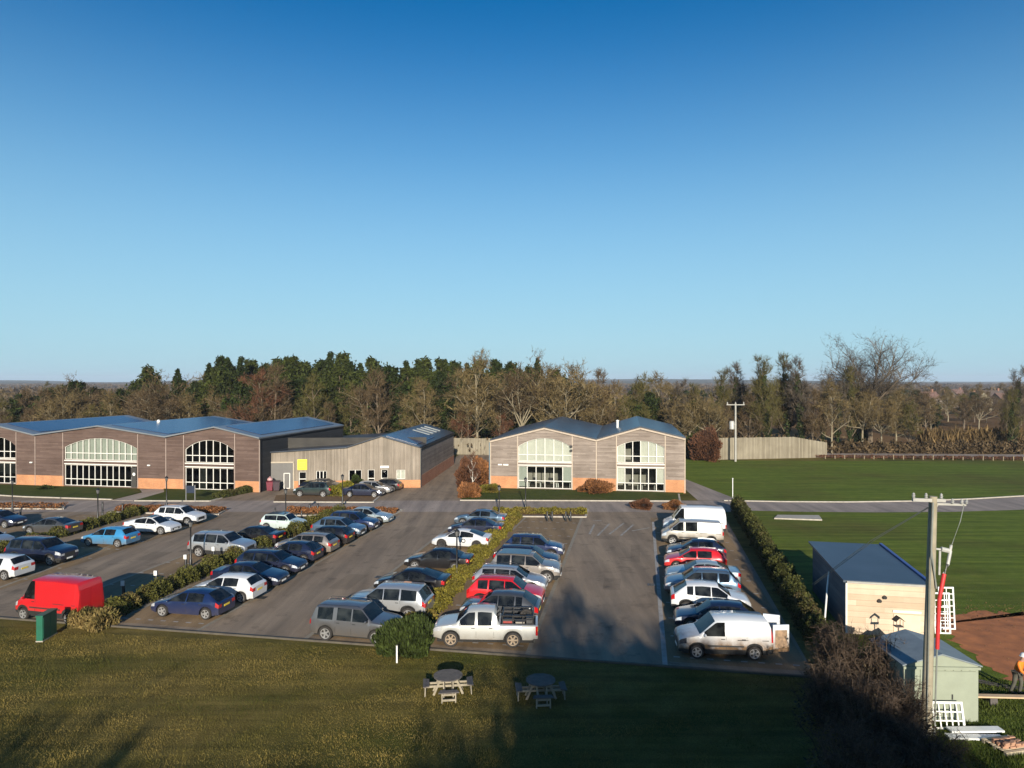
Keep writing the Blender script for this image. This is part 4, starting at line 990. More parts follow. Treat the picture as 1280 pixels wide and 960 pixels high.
for ch in list(shop.children) + [c for ch in shop.children for c in ch.children]:
    for v_ in ch.data.vertices: v_.co.x += v_.co.y * math.tan(R(8.8))
# yellow sign board on the workshop wall
sg = thing('sign_board', 'bright yellow sign board on the workshop wall above the cars', 'sign', (0, 0, 0), -ra)
shop.matrix_basis = Matrix.Translation((wx, wy, 0)) @ Matrix.Rotation(-ra, 4, 'Z')
sg.location = shop.matrix_basis @ Vector((4.35, -.03, 2.35))
mb = MB(); mb.box(-.58, .58, -.05, 0, 0, 1.3); mb.build('board', simple('sign_yellow', (.80, .66, .02), (.72, .58, .02), 2, .5), sg)
mb = MB()
for k, (x0, x1) in enumerate(((-.4, .4), (-.3, .35), (-.38, .2))): mb.box(x0, x1, -.06, -.052, .85 - k * .28, .92 - k * .28)
mb.build('faded_lines', simple('sign_faded', (.5, .42, .08), (.45, .38, .06), 3, .6), sg)

# ================================================================ VEGETATION
M_BARKS = simple('tree_bark', (.17, .13, .085), (.10, .075, .05), 3, .9, bmp=.6)
M_BARKP = simple('tree_bark_pale', (.27, .23, .15), (.17, .14, .09), 3, .9, bmp=.6)
M_TWIG_TAN = leafmat('twigs_tan', (.175, .128, .055), (.08, .058, .026), .35)
M_TWIG_OLIVE = leafmat('twigs_olive', (.115, .10, .030), (.052, .045, .014), .35)
M_TWIG_BROWN = leafmat('twigs_brown', (.12, .082, .042), (.06, .042, .022), .35)
M_TWIG_RED = leafmat('twigs_red_brown', (.14, .062, .032), (.075, .036, .02), .3)
M_TWIG_GREY = leafmat('twigs_grey', (.10, .08, .058), (.06, .048, .036), .25)
M_TWIG_SHADE = leafmat('twigs_bramble', (.095, .066, .045), (.05, .036, .026), .5)
M_PINE = leafmat('needles_dark', (.030, .042, .008), (.010, .016, .004), .35, .55)
M_PINE2 = leafmat('needles_yellow_green', (.048, .057, .010), (.018, .025, .006), .35, .55)
M_IVY = leafmat('ivy_leaves', (.042, .055, .016), (.02, .028, .009), .5, .5)
M_HEDGE_Y = hedgemat('hedge_yellow_green', (.17, .140, .020), (.085, .078, .014), (.15, .10, .035))
M_HEDGE_G = hedgemat('hedge_green', (.10, .095, .020), (.045, .05, .012), (.14, .095, .04))
M_HEDGE_D = hedgemat('hedge_dark', (.070, .072, .017), (.030, .035, .010), (.085, .06, .03))
M_BUSH = leafmat('bush_green', (.045, .062, .014), (.024, .036, .009), 1.4, .55)
M_RUST = leafmat('shrub_rust', (.22, .095, .035), (.12, .055, .024), 1.0, .5)
M_GOLD = leafmat('dry_stems', (.30, .215, .09), (.19, .13, .055), .6, .5)
M_CLUMP = leafmat('dry_clump', (.21, .145, .055), (.085, .075, .022), 1.6, .5)
M_SAP = leafmat('sapling_stems', (.165, .108, .045), (.07, .048, .022), .35, .6)
M_YEL = leafmat('conifer_yellow', (.19, .17, .02), (.10, .095, .013), 1.0, .45)
M_STEM = simple('woody_stems', (.07, .05, .034), (.04, .03, .02), 3, .9)

def perp(d, rg):
    v = Vector((rg.gauss(0, 1), rg.gauss(0, 1), rg.gauss(0, 1))); v -= d * v.dot(d); return v.normalized()
def tree_meshes(name, seed, H, limbs=11, spread=.55, first=.28, subs=6, twigs=6, tw_len=.9, tw_w=.05, rad=.22, up=.25, leader=True, bark=None, twig=None, ivy=0, ivym=None, droop=0):
    """bare winter tree: tapered trunk and limbs (trunk), several orders of twigs (crown)"""
    rg = random.Random(seed); tr = MB(); tris = []
    def line(p, d, L, n, wob, upk):
        pts = [p.copy()]
        for k in range(n):
            d = (d + perp(d, rg) * wob + Vector((0, 0, upk))).normalized(); p = p + d * (L / n); pts.append(p.copy())
        return pts, d
    def tri(p, q, w):
        d = (q - p).normalized(); n = perp(d, rg) * w / 2
        tris.extend([p + n, p - n, q])
    def twigset(pts, d0, L):
        for k in range(twigs):
            t = rg.uniform(.15, 1); i = min(len(pts) - 2, int(t * (len(pts) - 1))); p = pts[i].lerp(pts[i + 1], rg.random())
            d = (d0 * .7 + perp(d0, rg) * rg.uniform(.4, 1) + Vector((0, 0, up * .8 - droop))).normalized()
            l = tw_len * rg.uniform(.5, 1.3); q = p + d * l
            tri(p, q, tw_w)
            for j in range(3):
                a = p.lerp(q, rg.uniform(.25, .95)); dd = (d + perp(d, rg) * rg.uniform(.5, 1.1)).normalized(); tri(a, a + dd * l * rg.uniform(.3, .65), tw_w * .7)
    tp, td = line(Vector((0, 0, -.1)), Vector((0, 0, 1)), H * (.9 if leader else first + .18), 8, .05, .1)
    tr.tube(tp, [rad * (1 - .85 * (k / 8) ** .8) if leader else rad * (1 - .35 * k / 8) for k in range(9)], 7)
    for k in range(limbs):
        f = (first + (1 - first) * (k + rg.random() * .6) / limbs) if leader else rg.uniform(.72, 1.0)
        i = min(7, int(f * 8)); p = tp[i].lerp(tp[i + 1], f * 8 - i if f < 1 else .9)
        az = k * 2.4 + rg.uniform(-.4, .4); el = rg.uniform(.25, .8) + (.4 * f if leader else rg.uniform(-.1, .55))
        d = Vector((math.cos(az) * math.cos(el), math.sin(az) * math.cos(el), math.sin(el)))
        L = H * spread * ((1.15 - .75 * f) if leader else rg.uniform(.75, 1.1))
        lp, ld = line(p, d, L, 5, .16, up * .35)
        r0 = rad * (.42 * (1.1 - .6 * f) if leader else .5)
        tr.tube(lp, [r0 * (1 - .82 * j / 5) for j in range(6)], 5, False)
        for s in range(subs if not leader else max(3, int(subs * (1.2 - .75 * f)))):
            t = rg.uniform(.25, 1); i = min(4, int(t * 5)); q = lp[i].lerp(lp[i + 1], rg.random())
            d2 = (ld * .6 + perp(ld, rg) * .8 + Vector((0, 0, up * .6))).normalized()
            sp, sd = line(q, d2, L * rg.uniform(.3, .55), 3, .2, up * .3)
            r1 = max(.012, r0 * .3)
            tr.tube(sp, [r1, r1 * .75, r1 * .5, r1 * .2], 3, False)
            for ss in range(max(2, subs // 2)):
                i = rg.randrange(3); q2 = sp[i].lerp(sp[i + 1], rg.random()); d3 = (sd * .6 + perp(sd, rg) * .8 + Vector((0, 0, up * .4))).normalized()
                zp, zd = line(q2, d3, L * rg.uniform(.13, .26), 2, .25, up * .2)
                for a, b in zip(zp[:-1], zp[1:]): tri(a, b, tw_w * 1.5)
                twigset(zp, zd, L)
            twigset(sp, sd, L)
    out = [('trunk', tr.mesh(name + '_trunk', bark or M_BARKS, 50)), ('crown', np_mesh(name + '_crown', np.array([tuple(v) for v in tris]), 3, twig or M_TWIG_TAN))]
    if ivy:
        rs = np.random.RandomState(seed); n = ivy; c = np.empty((n, 3))
        z = rs.uniform(.02, .82, n); i = np.clip((z * 8).astype(int), 0, 7); tpn = np.array([tuple(p) for p in tp])
        w = (.10 + .9 * np.sin(np.pi * np.clip(z * .95 + .08, 0, 1)) * (.75 + .25 * np.sin(z * 31 + seed))) * H * .062
        c[:] = tpn[i]; a = rs.uniform(0, 6.283, n); rr = np.sqrt(rs.uniform(.15, 1, n)) * w
        c[:, 0] += np.cos(a) * rr; c[:, 1] += np.sin(a) * rr; c[:, 2] = z * H
        out.append(('ivy', np_mesh(name + '_ivy', leaf_verts(c, .34, 1.3, 0, seed), 4, ivym or M_IVY)))
    return out
def pine_meshes(name, seed, H, R0, mat, whorls=17, n=5200, base=.12, pw=.85, round_=0):
    rs = np.random.RandomState(seed); tr = MB(); tr.tube([(0, 0, -.1), (.05, 0, H * .4), (0, .04, H * .8), (0, 0, H * .97)], [H*.016, H*.012, H*.006, .02], 7)
    cs = []
    for k in range(whorls):
        f = k / (whorls - 1); z0_ = H * (base + (1 - base) * f); z = z0_; rad = R0 * ((1 - f) ** pw * (1 - round_) + round_ * math.sin(math.pi * min(1, .25 + f * .75)) ** .7) + .12
        nb = rs.randint(5, 8)
        for b in range(nb):
            az = rs.uniform(0, 6.283); L = rad * rs.uniform(.5, 1.2); z = min(H * .97, z0_ + rs.uniform(-1, 1) * H * .6 / whorls); dz = rs.uniform(-.25, .12) * L
            tr.tube([(0, 0, z), (math.cos(az) * L * .55, math.sin(az) * L * .55, z + dz * .3), (math.cos(az) * L, math.sin(az) * L, z + dz)], [.05, .03, .01], 3, False)
            m = max(10, int(1.5 * n / (whorls * 6) * (L / R0 * 1.7 + .2)))
            t = rs.uniform(.15, 1.05, m) ** .75; side = rs.normal(0, .16 * L + .1, m) * (.4 + t * .6); hh = rs.normal(.05, .13 * L + .16, m) + .25 * L * t * t
            cs.append(np.stack([math.cos(az) * L * t - math.sin(az) * side, math.sin(az) * L * t + math.cos(az) * side, z + dz * t + hh], 1))
    c = np.concatenate(cs)
    return [('trunk', tr.mesh(name + '_trunk', M_BARKS, 50)), ('crown', np_mesh(name + '_crown', leaf_verts(c, .34, 2.3, .25, seed), 4, mat))]
PROTO = {}
def proto(key, f): PROTO[key] = f
bare_kw = dict(
    a=dict(seed=1, H=12, limbs=12, spread=.42, first=.25, twig=M_TWIG_TAN, bark=M_BARKP),
    b=dict(seed=2, H=12, limbs=13, spread=.36, first=.18, up=.45, twig=M_TWIG_OLIVE, bark=M_BARKS),
    c=dict(seed=3, H=12, limbs=9, spread=.62, leader=False, first=.2, subs=8, twig=M_TWIG_BROWN, bark=M_BARKP),
    d=dict(seed=4, H=12, limbs=13, spread=.34, first=.15, up=.55, twig=M_TWIG_BROWN, bark=M_BARKS),
    e=dict(seed=5, H=12, limbs=11, spread=.40, first=.12, subs=7, twig=M_TWIG_RED, bark=M_BARKS),
    f=dict(seed=6, H=12, limbs=10, spread=.55, leader=False, first=.28, subs=8, twig=M_TWIG_TAN, bark=M_BARKP))
for k, kw in bare_kw.items(): PROTO['bare_' + k] = (12, tree_meshes('bare_' + k, tw_w=.075, **kw))
PROTO['pine_a'] = (17, pine_meshes('pine_a', 21, 17, 4.2, M_PINE, 17, 7000, .15, .6, .3)); PROTO['pine_b'] = (17, pine_meshes('pine_b', 22, 17, 4.6, M_PINE2, 15, 7600, .25, .55, .5))
PROTO['pine_c'] = (17, pine_meshes('pine_c', 23, 17, 3.4, M_PINE, 19, 6500, .1, .85)); PROTO['yew'] = (12, pine_meshes('yew', 24, 12, 3.6, M_PINE, 12, 5200, .05, .6, .7))
PROTO['ivy_a'] = (15, tree_meshes('ivy_a', 31, 15, limbs=16, spread=.27, first=.22, subs=7, twigs=7, up=.5, twig=M_TWIG_GREY, ivy=3000, tw_w=.055)); PROTO['ivy_b'] = (15, tree_meshes('ivy_b', 32, 15, limbs=17, spread=.30, first=.12, subs=7, twigs=7, up=.55, twig=M_TWIG_OLIVE, ivy=1300, tw_w=.055))
PROTO['oak'] = (20, tree_meshes('oak', 41, 20, limbs=15, spread=.45, leader=False, first=.30, subs=11, twigs=5, tw_len=1.3, tw_w=.042, rad=.5, up=.26, twig=M_TWIG_GREY, bark=M_BARKS))
G_WOOD = {'bare': 'bare trees in the belt behind the buildings', 'pine': 'evergreens in the belt behind the buildings', 'ivy_': 'ivy-clad trees beyond the field'}
LAB = {'bare_a': 'bare tan-twigged tree in the belt behind the buildings', 'bare_b': 'bare olive-twigged upright tree in the belt behind the buildings', 'bare_c': 'bare brown spreading tree with pale limbs behind the buildings', 'bare_d': 'bare brown upright tree in the belt behind the buildings',
       'bare_e': 'bare reddish-brown tree in the belt behind the buildings', 'bare_f': 'bare tan spreading tree with a short trunk behind the buildings', 'pine_a': 'tall dark green conifer in the belt behind the buildings', 'pine_b': 'tall olive green broad pine in the belt behind the buildings', 'pine_c': 'narrow dark green conifer in the belt behind the buildings',
       'yew': 'rounded dark evergreen among the bare trees behind the buildings', 'ivy_a': 'upright tree thickly clad in dark ivy beyond the field', 'ivy_b': 'upright tree with patchy ivy and bare top beyond the field', 'oak': 'large bare oak with a domed crown above the field'}
NM = {'bare': 'bare_tree', 'pine': 'conifer_tree', 'yew': 'yew_tree', 'ivy_': 'ivy_tree', 'oak': 'oak_tree'}
def tree(key, px, ytop, Y, wide=1.0, label=None, group=None, X=None, h=None):
    base, parts = PROTO[key]; hh = h or CAM_Z + (477 - ytop) * Y / 853.3; X = (px - 640) * Y / 853.3 if X is None else X
    k4 = key[:4].rstrip('_') if key[:4] != 'ivy_' else 'ivy_'
    t = thing(NM.get(key[:4], NM.get(k4)), label or LAB[key], 'tree', (X, Y, 0), rng.uniform(0, 6.28), group or G_WOOD.get(key[:4], 'evergreens in the belt behind the buildings') if key != 'oak' else None)
    s = hh / base; t.scale = (s * wide, s * wide, s)
    for nm, me in parts: obj(nm, me, t)
    return t
# conifers standing at the back of the belt
for px, y in ((181, 459), (223, 462), (262, 455), (275, 446), (288, 448), (303, 447), (316, 451), (332, 455), (350, 450), (362, 447), (376, 453), (388, 456), (400, 450), (412, 441), (428, 443), (440, 453), (452, 455), (466, 449), (482, 462), (506, 452), (520, 450), (536, 449), (552, 450), (568, 452), (585, 455), (602, 452), (622, 450), (641, 453), (671, 449), (690, 468), (655, 466), (708, 474)):
    k = rng.choice(['pine_a', 'pine_b', 'pine_b', 'pine_c']); 
    if px in (223, 412, 671): k = 'pine_c'
    tree(k, px + rng.uniform(-3, 3), y, rng.uniform(146, 162), rng.uniform(.95, 1.25))
for px, y in ((95, 478), (62, 490), (118, 486), (150, 488), (78, 500), (160, 500), (215, 500), (300, 480), (455, 490), (640, 500), (690, 492), (720, 488), (760, 495), (792, 500), (812, 492), (1075, 528)):
    tree('yew', px, y, rng.uniform(134, 144), rng.uniform(.9, 1.25))
for px in range(250, 700, 17):
    tree(rng.choice(['pine_b', 'pine_b', 'pine_a', 'yew']), px + rng.uniform(-6, 6), rng.uniform(458, 478), rng.uniform(140, 147), rng.uniform(1.0, 1.35))
for px in range(20, 240, 26): tree(rng.choice(['yew', 'pine_a']), px + rng.uniform(-8, 8), rng.uniform(482, 500), rng.uniform(138, 146), rng.uniform(1.1, 1.5))
# bare trees, three loose lines
for i, px in enumerate(range(4, 850, 33)):
    y = {0: 492, 1: 494}.get(i, rng.uniform(478, 494)) if px > 235 else rng.uniform(486, 500)
    if px > 700: y = rng.uniform(472, 486)
    tree('bare_' + rng.choice('aabbcdf'), px + rng.uniform(-7, 7), y, rng.uniform(136, 146), rng.uniform(.85, 1.25))
for i, px in enumerate(range(0, 850, 29)):
    if 240 < px < 690 and i % 2: continue
    y = rng.uniform(490, 518) if not 240 < px < 690 else rng.uniform(500, 526)
    tree('bare_' + rng.choice('aaabbcdeff'), px + rng.uniform(-8, 8), y, rng.uniform(126, 134), rng.uniform(.9, 1.3))
for px, y, k in ((190, 484, 'bare_c'), (330, 466, 'bare_e'), (342, 462, 'bare_d'), (392, 474, 'bare_b'), (475, 470, 'bare_d'), (525, 482, 'bare_b'), (596, 449, 'bare_a'), (585, 476, 'bare_a'), (652, 464, 'bare_c'), (706, 455, 'bare_f'), (745, 468, 'bare_d'), (530, 480, 'bare_a')):
    tree(k, px, y, rng.uniform(126, 132), 1.05)
# right of the offices: ivy-clad row, the great oak, scrub
for px, y, k in ((850, 474, 'ivy_a'), (872, 482, 'ivy_b'), (898, 466, 'ivy_b'), (926, 453, 'ivy_a'), (945, 466, 'ivy_b'), (960, 449, 'ivy_b'), (984, 446, 'ivy_b'), (1003, 446, 'ivy_a'), (1028, 470, 'ivy_a'), (1046, 476, 'ivy_a'), (1062, 462, 'ivy_b'), (1267, 459, 'ivy_a'), (1262, 490, 'ivy_b')):
    tree(k, px, y, rng.uniform(128, 138), rng.uniform(.8, 1.0))
tree('oak', 1088, 424, 140, 1.12)
for px, y in ((862, 492), (886, 500), (908, 508), (936, 498), (975, 480), (1015, 492), (1040, 482), (1078, 488), (1102, 500), (1120, 492), (1138, 505)):
    tree('bare_' + rng.choice('abdf'), px, y, rng.uniform(126, 136), rng.uniform(.9, 1.2), 'bare scrubby tree beyond the green field', 'bare scrub trees beyond the field')
tree('bare_f', 250, 470, 150); 
for i in range(46):
    tree(rng.choice(['bare_a', 'bare_b', 'bare_d', 'bare_c', 'yew', 'bare_d']), rng.uniform(1118, 1290) if i < 36 else rng.uniform(700, 870), 0, rng.uniform(165, 300), rng.uniform(1.0, 1.4), 'low bare tree in the scrub between the field and the far houses', 'low trees beyond the country road', h=rng.uniform(6.5, 10.5))
# trees of the far fields
for i in range(34):
    Y = rng.uniform(230, 520); px = rng.choice([rng.uniform(1110, 1285), rng.uniform(1110, 1285), rng.uniform(0, 240), rng.uniform(740, 900)])
    tree(rng.choice(['bare_a', 'bare_b', 'bare_d', 'bare_d', 'yew']), px, 0, Y, rng.uniform(1.0, 1.4), 'small far tree among the distant fields and houses', 'far trees in the fields', h=rng.uniform(7, 13))
# the trees behind the drone whose shadows fall over the front lawn
for X, Y, h, k in ((-5.0, -17, 10.8, 'bare_d'), (6.0, -17, 16.0, 'bare_a'), (8.5, -14, 13.7, 'pine_a'), (11.0, -15, 13.7, 'pine_b'), (13.4, -14, 13.1, 'yew'), (16.0, -14, 12.2, 'bare_e'), (9.6, -20, 14.9, 'bare_d'), (-9, -16, 11.1, 'bare_f'), (-16, -15, 10.8, 'bare_c'), (-24, -17, 11.5, 'bare_a'), (-12.5, -18, 11.4, 'bare_b'), (-19.5, -17, 11.4, 'bare_f'), (12.5, -21, 14.8, 'pine_b'), (14.6, -19, 13.9, 'pine_a'), (7.2, -12, 12.6, 'yew'), (10.2, -12, 12.6, 'yew'), (12.4, -12, 12.2, 'yew'), (15.0, -11, 11.0, 'yew'), (1.6, -17, 12.4, 'bare_f'), (3.6, -16, 13.0, 'bare_b'), (5.0, -18, 14.4, 'bare_d'), (6.4, -14, 13.4, 'bare_f'), (7.6, -20, 14.4, 'yew')):
    tree(k, 0, 0, Y, 1.25, 'tall tree on the near side of the front lawn', 'trees on the near side of the lawn', X=X, h=h)

# ---- hedges and shrubs
def cloud_box(n, pts, w, h, seed, lump=.25):
    """points filling a hedge along a polyline, denser at its skin, with a lumpy outline"""
    rs = np.random.RandomState(seed); P_ = np.array(pts, float); seg = np.linalg.norm(P_[1:] - P_[:-1], axis=1); cum = np.concatenate([[0], np.cumsum(seg)])
    t = rs.uniform(0, cum[-1], n); i = np.clip(np.searchsorted(cum, t) - 1, 0, len(seg) - 1); f = (t - cum[i]) / seg[i]
    c = P_[i] + (P_[i + 1] - P_[i]) * f[:, None]; d = (P_[i + 1] - P_[i]) / seg[i][:, None]; nrm = np.stack([-d[:, 1], d[:, 0]], 1)
    k = 1 + lump * (np.sin(t * 2.1 + seed) * .5 + np.sin(t * 4.7 + 2 * seed) * .35 + np.sin(t * 9.3) * .2)
    th = rs.uniform(0, math.pi, n); rr = rs.uniform(.45, 1, n) ** .5
    off = np.cos(th) * rr * w / 2 * k; z = (np.abs(np.sin(th)) ** .6) * rr * h * k
    low = rs.rand(n) < .2; z[low] = rs.uniform(0, .7, low.sum()) * h
    return np.concatenate([c + nrm * off[:, None], z[:, None]], 1)
def hedge(name, label, cat, pts, w, h, n, size, mat, seed, lump=.25, group=None, aspect=1.5, up=0):
    x0, y0 = pts[0]; loc = [(p[0] - x0, p[1] - y0) for p in pts]
    t = thing(name, label, cat, (x0, y0, 0), 0, group)
    c = cloud_box(n, loc, w, h, seed, lump); obj('foliage', np_mesh(name + '_foliage', leaf_verts(c, size, aspect, up, seed), 4, mat), t)
    m = MB(); rg = random.Random(seed); L = sum(math.dist(a, b) for a, b in zip(loc[:-1], loc[1:]))
    for k in range(int(L / .45) + 3):
        i = rg.randrange(len(loc) - 1); f = rg.random(); x = loc[i][0] + (loc[i+1][0] - loc[i][0]) * f + rg.uniform(-.2, .2) * w; y = loc[i][1] + (loc[i+1][1] - loc[i][1]) * f + rg.uniform(-.2, .2) * w
        m.tube([(x, y, -.05), (x + rg.uniform(-.1, .1), y + rg.uniform(-.1, .1), h * .4), (x + rg.uniform(-.25, .25), y + rg.uniform(-.25, .25), h * .8)], [.035, .025, .01], 4, False)
    m.build('stems', M_STEM, t); return t
def shrub(name, label, X, Y, w, h, n, size, mat, seed, group=None, aspect=1.5, up=0, cat='shrub'):
    rs = np.random.RandomState(seed); t = thing(name, label, cat, (X, Y, 0), 0, group)
    a = rs.normal(size=(n, 3)); a /= np.linalg.norm(a, axis=1)[:, None]; r = rs.uniform(.35, 1, n) ** .5
    bumps = 1 + .16 * np.sin(a[:, 0] * 5 + seed) + .13 * np.sin(a[:, 1] * 6 + 2 * seed) + .1 * np.sin(a[:, 2] * 8)
    c = a * (r * bumps)[:, None]; c[:, :2] *= w / 2; c[:, 2] = np.maximum(.02, (c[:, 2] * .55 + .45) * h)
    obj('foliage', np_mesh(name + '_foliage', leaf_verts(c, size, aspect, up, seed), 4, mat), t)
    m = MB(); rg = random.Random(seed)
    for k in range(9):
        az = rg.uniform(0, 6.28); q = rg.uniform(.2, .8) * w / 2
        m.tube([(0, 0, -.05), (math.cos(az) * q * .4, math.sin(az) * q * .4, h * .4), (math.cos(az) * q, math.sin(az) * q, h * .85)], [.04, .025, .008], 4, False)
    m.build('stems', M_STEM, t); return t
hedge('hedge', 'long clipped yellow green hedge between the middle rows of cars', 'hedge', [W(-11.75, 33.6), W(-11.8, 45), W(-11.8, 65.8)], 1.7, .62, 46000, .085, M_HEDGE_Y, 3, .3)
hedge('hedge', 'long olive hedge between the red van and the mid blue hatchback', 'hedge', [W(-29.2, 33.2), W(-29.4, 45), W(-29.3, 64.5)], 1.25, .80, 40000, .09, M_HEDGE_G, 5, .45)
hedge('hedge', 'olive hedge behind the sky blue hatchback on the far left', 'hedge', [W(-47.6, 38), W(-48.6, 50), W(-49.2, 61.5)], 1.2, .75, 28000, .09, M_HEDGE_G, 6, .45)
hedge('hedge', 'tall dark hedge along the right side of the car park', 'hedge', [W(9.0, 36.5), W(9.4, 48), W(9.9, 60), W(10.2, 73.5)], 1.15, 1.4, 52000, .10, M_HEDGE_D, 8, .4)
hedge('hedge_end', 'tan and green tangle at the near end of the olive hedge', 'shrub', [W(-30.2, 32.6), W(-28.0, 32.2)], 1.2, .85, 6500, .16, M_CLUMP, 9, .35, None, 2.6, .6)
for bp, nm in BEDS:
    pass
bl = ['low rusty brown bed by the navy hatchback on the far left', 'low rusty brown bed behind the white SUV', 'low brown bed behind the pale mint small car', 'low olive brown bed at the far end of the middle hedge']
for i, ((bp, nm), m) in enumerate(zip(BEDS, (M_RUST, M_RUST, M_RUST, M_HEDGE_Y))):
    a = ((bp[0][0] + bp[3][0]) / 2, (bp[0][1] + bp[3][1]) / 2); b = ((bp[1][0] + bp[2][0]) / 2, (bp[1][1] + bp[2][1]) / 2)
    hedge('planting_bed', bl[i], 'planting', [a, b], 1.9, .55, 5200, .12, m, 30 + i, .2, 'planting beds along the cross road')
x, y = P(505, 821); shrub('bush', 'large round dark green bush at the end of the middle hedge', x, y + .9, 2.75, 1.4, 15000, .10, M_BUSH, 12, aspect=2.6, up=1.2)
hedge('conifer_hedge', 'bright yellow green hedge splitting the cars by the workshop', 'hedge', [(-20.4, 78.4), (-19.6, 82.8)], 1.7, 1.25, 9000, .12, M_YEL, 14, .25)
x, y = P(482, 612); shrub('bush', 'dark green bush behind the yellow green hedge by the workshop', -19.2, 84.0, 1.6, 1.7, 4500, .13, M_BUSH, 15)
x, y = P(748, 619); shrub('bush', 'rounded rusty bush against the office brickwork', x, 81.6, 3.4, 1.45, 7000, .13, M_RUST, 16, up=.6, aspect=2)
x, y = P(726, 619); shrub('bush', 'small brown bush beside the rounded rusty bush', 8.4, 81.9, 1.1, .7, 1600, .12, M_RUST, 17)
shrub('bush', 'low bright green bush at the office corner', -2.6, 82.0, 2.6, .95, 6000, .10, M_HEDGE_Y, 18)
for i, (px, by, w, h, m, l) in enumerate(((583, 612, 3.0, 3.6, M_TWIG_RED, 'tall red-stemmed shrub left of the birch by the drive'), (600, 606, 3.2, 3.2, M_RUST, 'rusty shrub behind the birch by the office corner'), (586, 622, 2.4, 1.6, M_RUST, 'low rusty shrub at the foot of the birch'), (606, 600, 2.4, 2.2, M_BUSH, 'dark green shrub against the office side wall'), (884, 576, 5.0, 5.2, M_TWIG_RED, 'broad dark red bush beside the timber fence'), (862, 572, 4.0, 3.4, M_BUSH, 'dark evergreen bush behind the office'))):
    x, y = P(px, by); shrub('shrub', l, x, y, w, h, 5200 if w < 4 else 8000, .16, m, 40 + i, aspect=2.4, up=.7)
shrub('bush', 'small dark clipped bush on the left lawn by the barn plinth', P(57, 612)[0], P(57, 612)[1], 1.6, .5, 1500, .12, M_BUSH, 60)
hedge('hedge', 'low dark hedge up the drive beside the barn', 'hedge', [P(268, 624), (-31.6, 82.5)], 1.1, .75, 6500, .12, M_HEDGE_D, 61)
for i, px in enumerate((806, 832)): x, y = P(px, 638); shrub('bush', ['dark red bush in front of the tall white van', 'rusty bush beside the dark red bush by the vans'][i], x + i, y + 1 - i*.6, 2.2, .9, 3500, .12, M_RUST if i else M_TWIG_RED, 63 + i)
# birch by the drive
bx, by = P(591, 622)
bt = thing('birch_tree', 'slim young birch with a white trunk by the office drive', 'tree', (bx, by, 0))
kw = tree_meshes('birch', 71, 5.2, limbs=9, spread=.28, first=.35, subs=4, twigs=4, tw_len=.5, tw_w=.03, rad=.09, up=.6, bark=simple('birch_bark', (.62, .58, .50), (.35, .31, .26), 3, .8), twig=M_TWIG_RED)
for nm, me in kw: obj(nm, me, bt)
# hedgerow, dry saplings and post fence beyond the field
hedge('hedgerow', 'dark brown hedgerow along the far side of the country road', 'hedge', [(46, 128), (70, 127), (150, 123.5)], 3.0, 2.0, 16000, .3, M_TWIG_BROWN, 80, .35, None, 2.5, .4)
hedge('sapling_screen', 'screen of tall tan saplings beyond the country road', 'hedge', [(80, 134), (100, 134), (112, 134), (150, 132)], 3.0, 3.9, 9000, .22, M_SAP, 81, .1, None, 8, 1.6)
hedge('hedgerow', 'low clipped brown hedgerow at the top of the green field', 'hedge', [(53, 119.4), (90, 116), (150, 110.5)], .9, .5, 11000, .16, M_TWIG_RED, 82, .2, None, 2, .4)
ft = thing('post_fence', 'row of pale fence posts along the top of the green field', 'fence', (54, 117.6, 0), math.atan2(-9.2, 96))
m = MB(); rg = random.Random(4)
for k in range(60): m.bar((k * 1.6, 0, 0), (k * 1.6 + rg.uniform(-.05, .05), 0, rg.uniform(.5, .85)), .11)
m.build('post', simple('post_pale', (.30, .245, .15), (.2, .16, .1), 3, .9), ft); ft.children[0]['kind'] = 'stuff'
m = MB()
for z in (.4, .75): m.bar((0, .03, z), (95, .03, z), .02)
m.build('wire', MATS['rim_dark'], ft)
# timber fences
def board_fence(name, label, a, b, h0, h1, drop=0):
    a = Vector(a); b = Vector(b); L = (b - a).length; t = thing(name, label, 'fence', (*a, 0), math.atan2((b - a).y, (b - a).x))
    m = MB(); n = int(L / .3); rg = random.Random(3)
    for k in range(n):
        f = k / n; h = h0 + (h1 - h0) * max(0, (f - .68) / .32) if drop else h0
        m.box(k * L / n + .005, (k + 1) * L / n - .012, -.02 + rg.uniform(-.012, .012), .02, 0, h + rg.uniform(-.03, .03))
    m.build('boards', plank_mat('fence_boards', (.19, .165, .12), (.26, .23, .17), 'X', .3, .3), t)
    m = MB()
    for k in range(int(L / 3) + 1): m.bar((k * 3, .08, 0), (k * 3, .08, h0 * .95 if k * 3 / L < .7 else h1 * .95), .14)
    m.build('post', M_STEM, t)
    m = MB()
    for z in (.5, h1 * .8): m.bar((0, .07, z), (L, .07, z), .1)
    m.build('rail', M_STEM, t); return t
board_fence('timber_fence', 'high pale timber fence at the far corner of the field', (35.0, 116.2), (55.2, 119.6), 3.7, 2.6, 1)
board_fence('timber_fence', 'pale timber fence closing the drive between workshop and office', (-12, 125), (-2.5, 123.5), 3.0, 3.0)

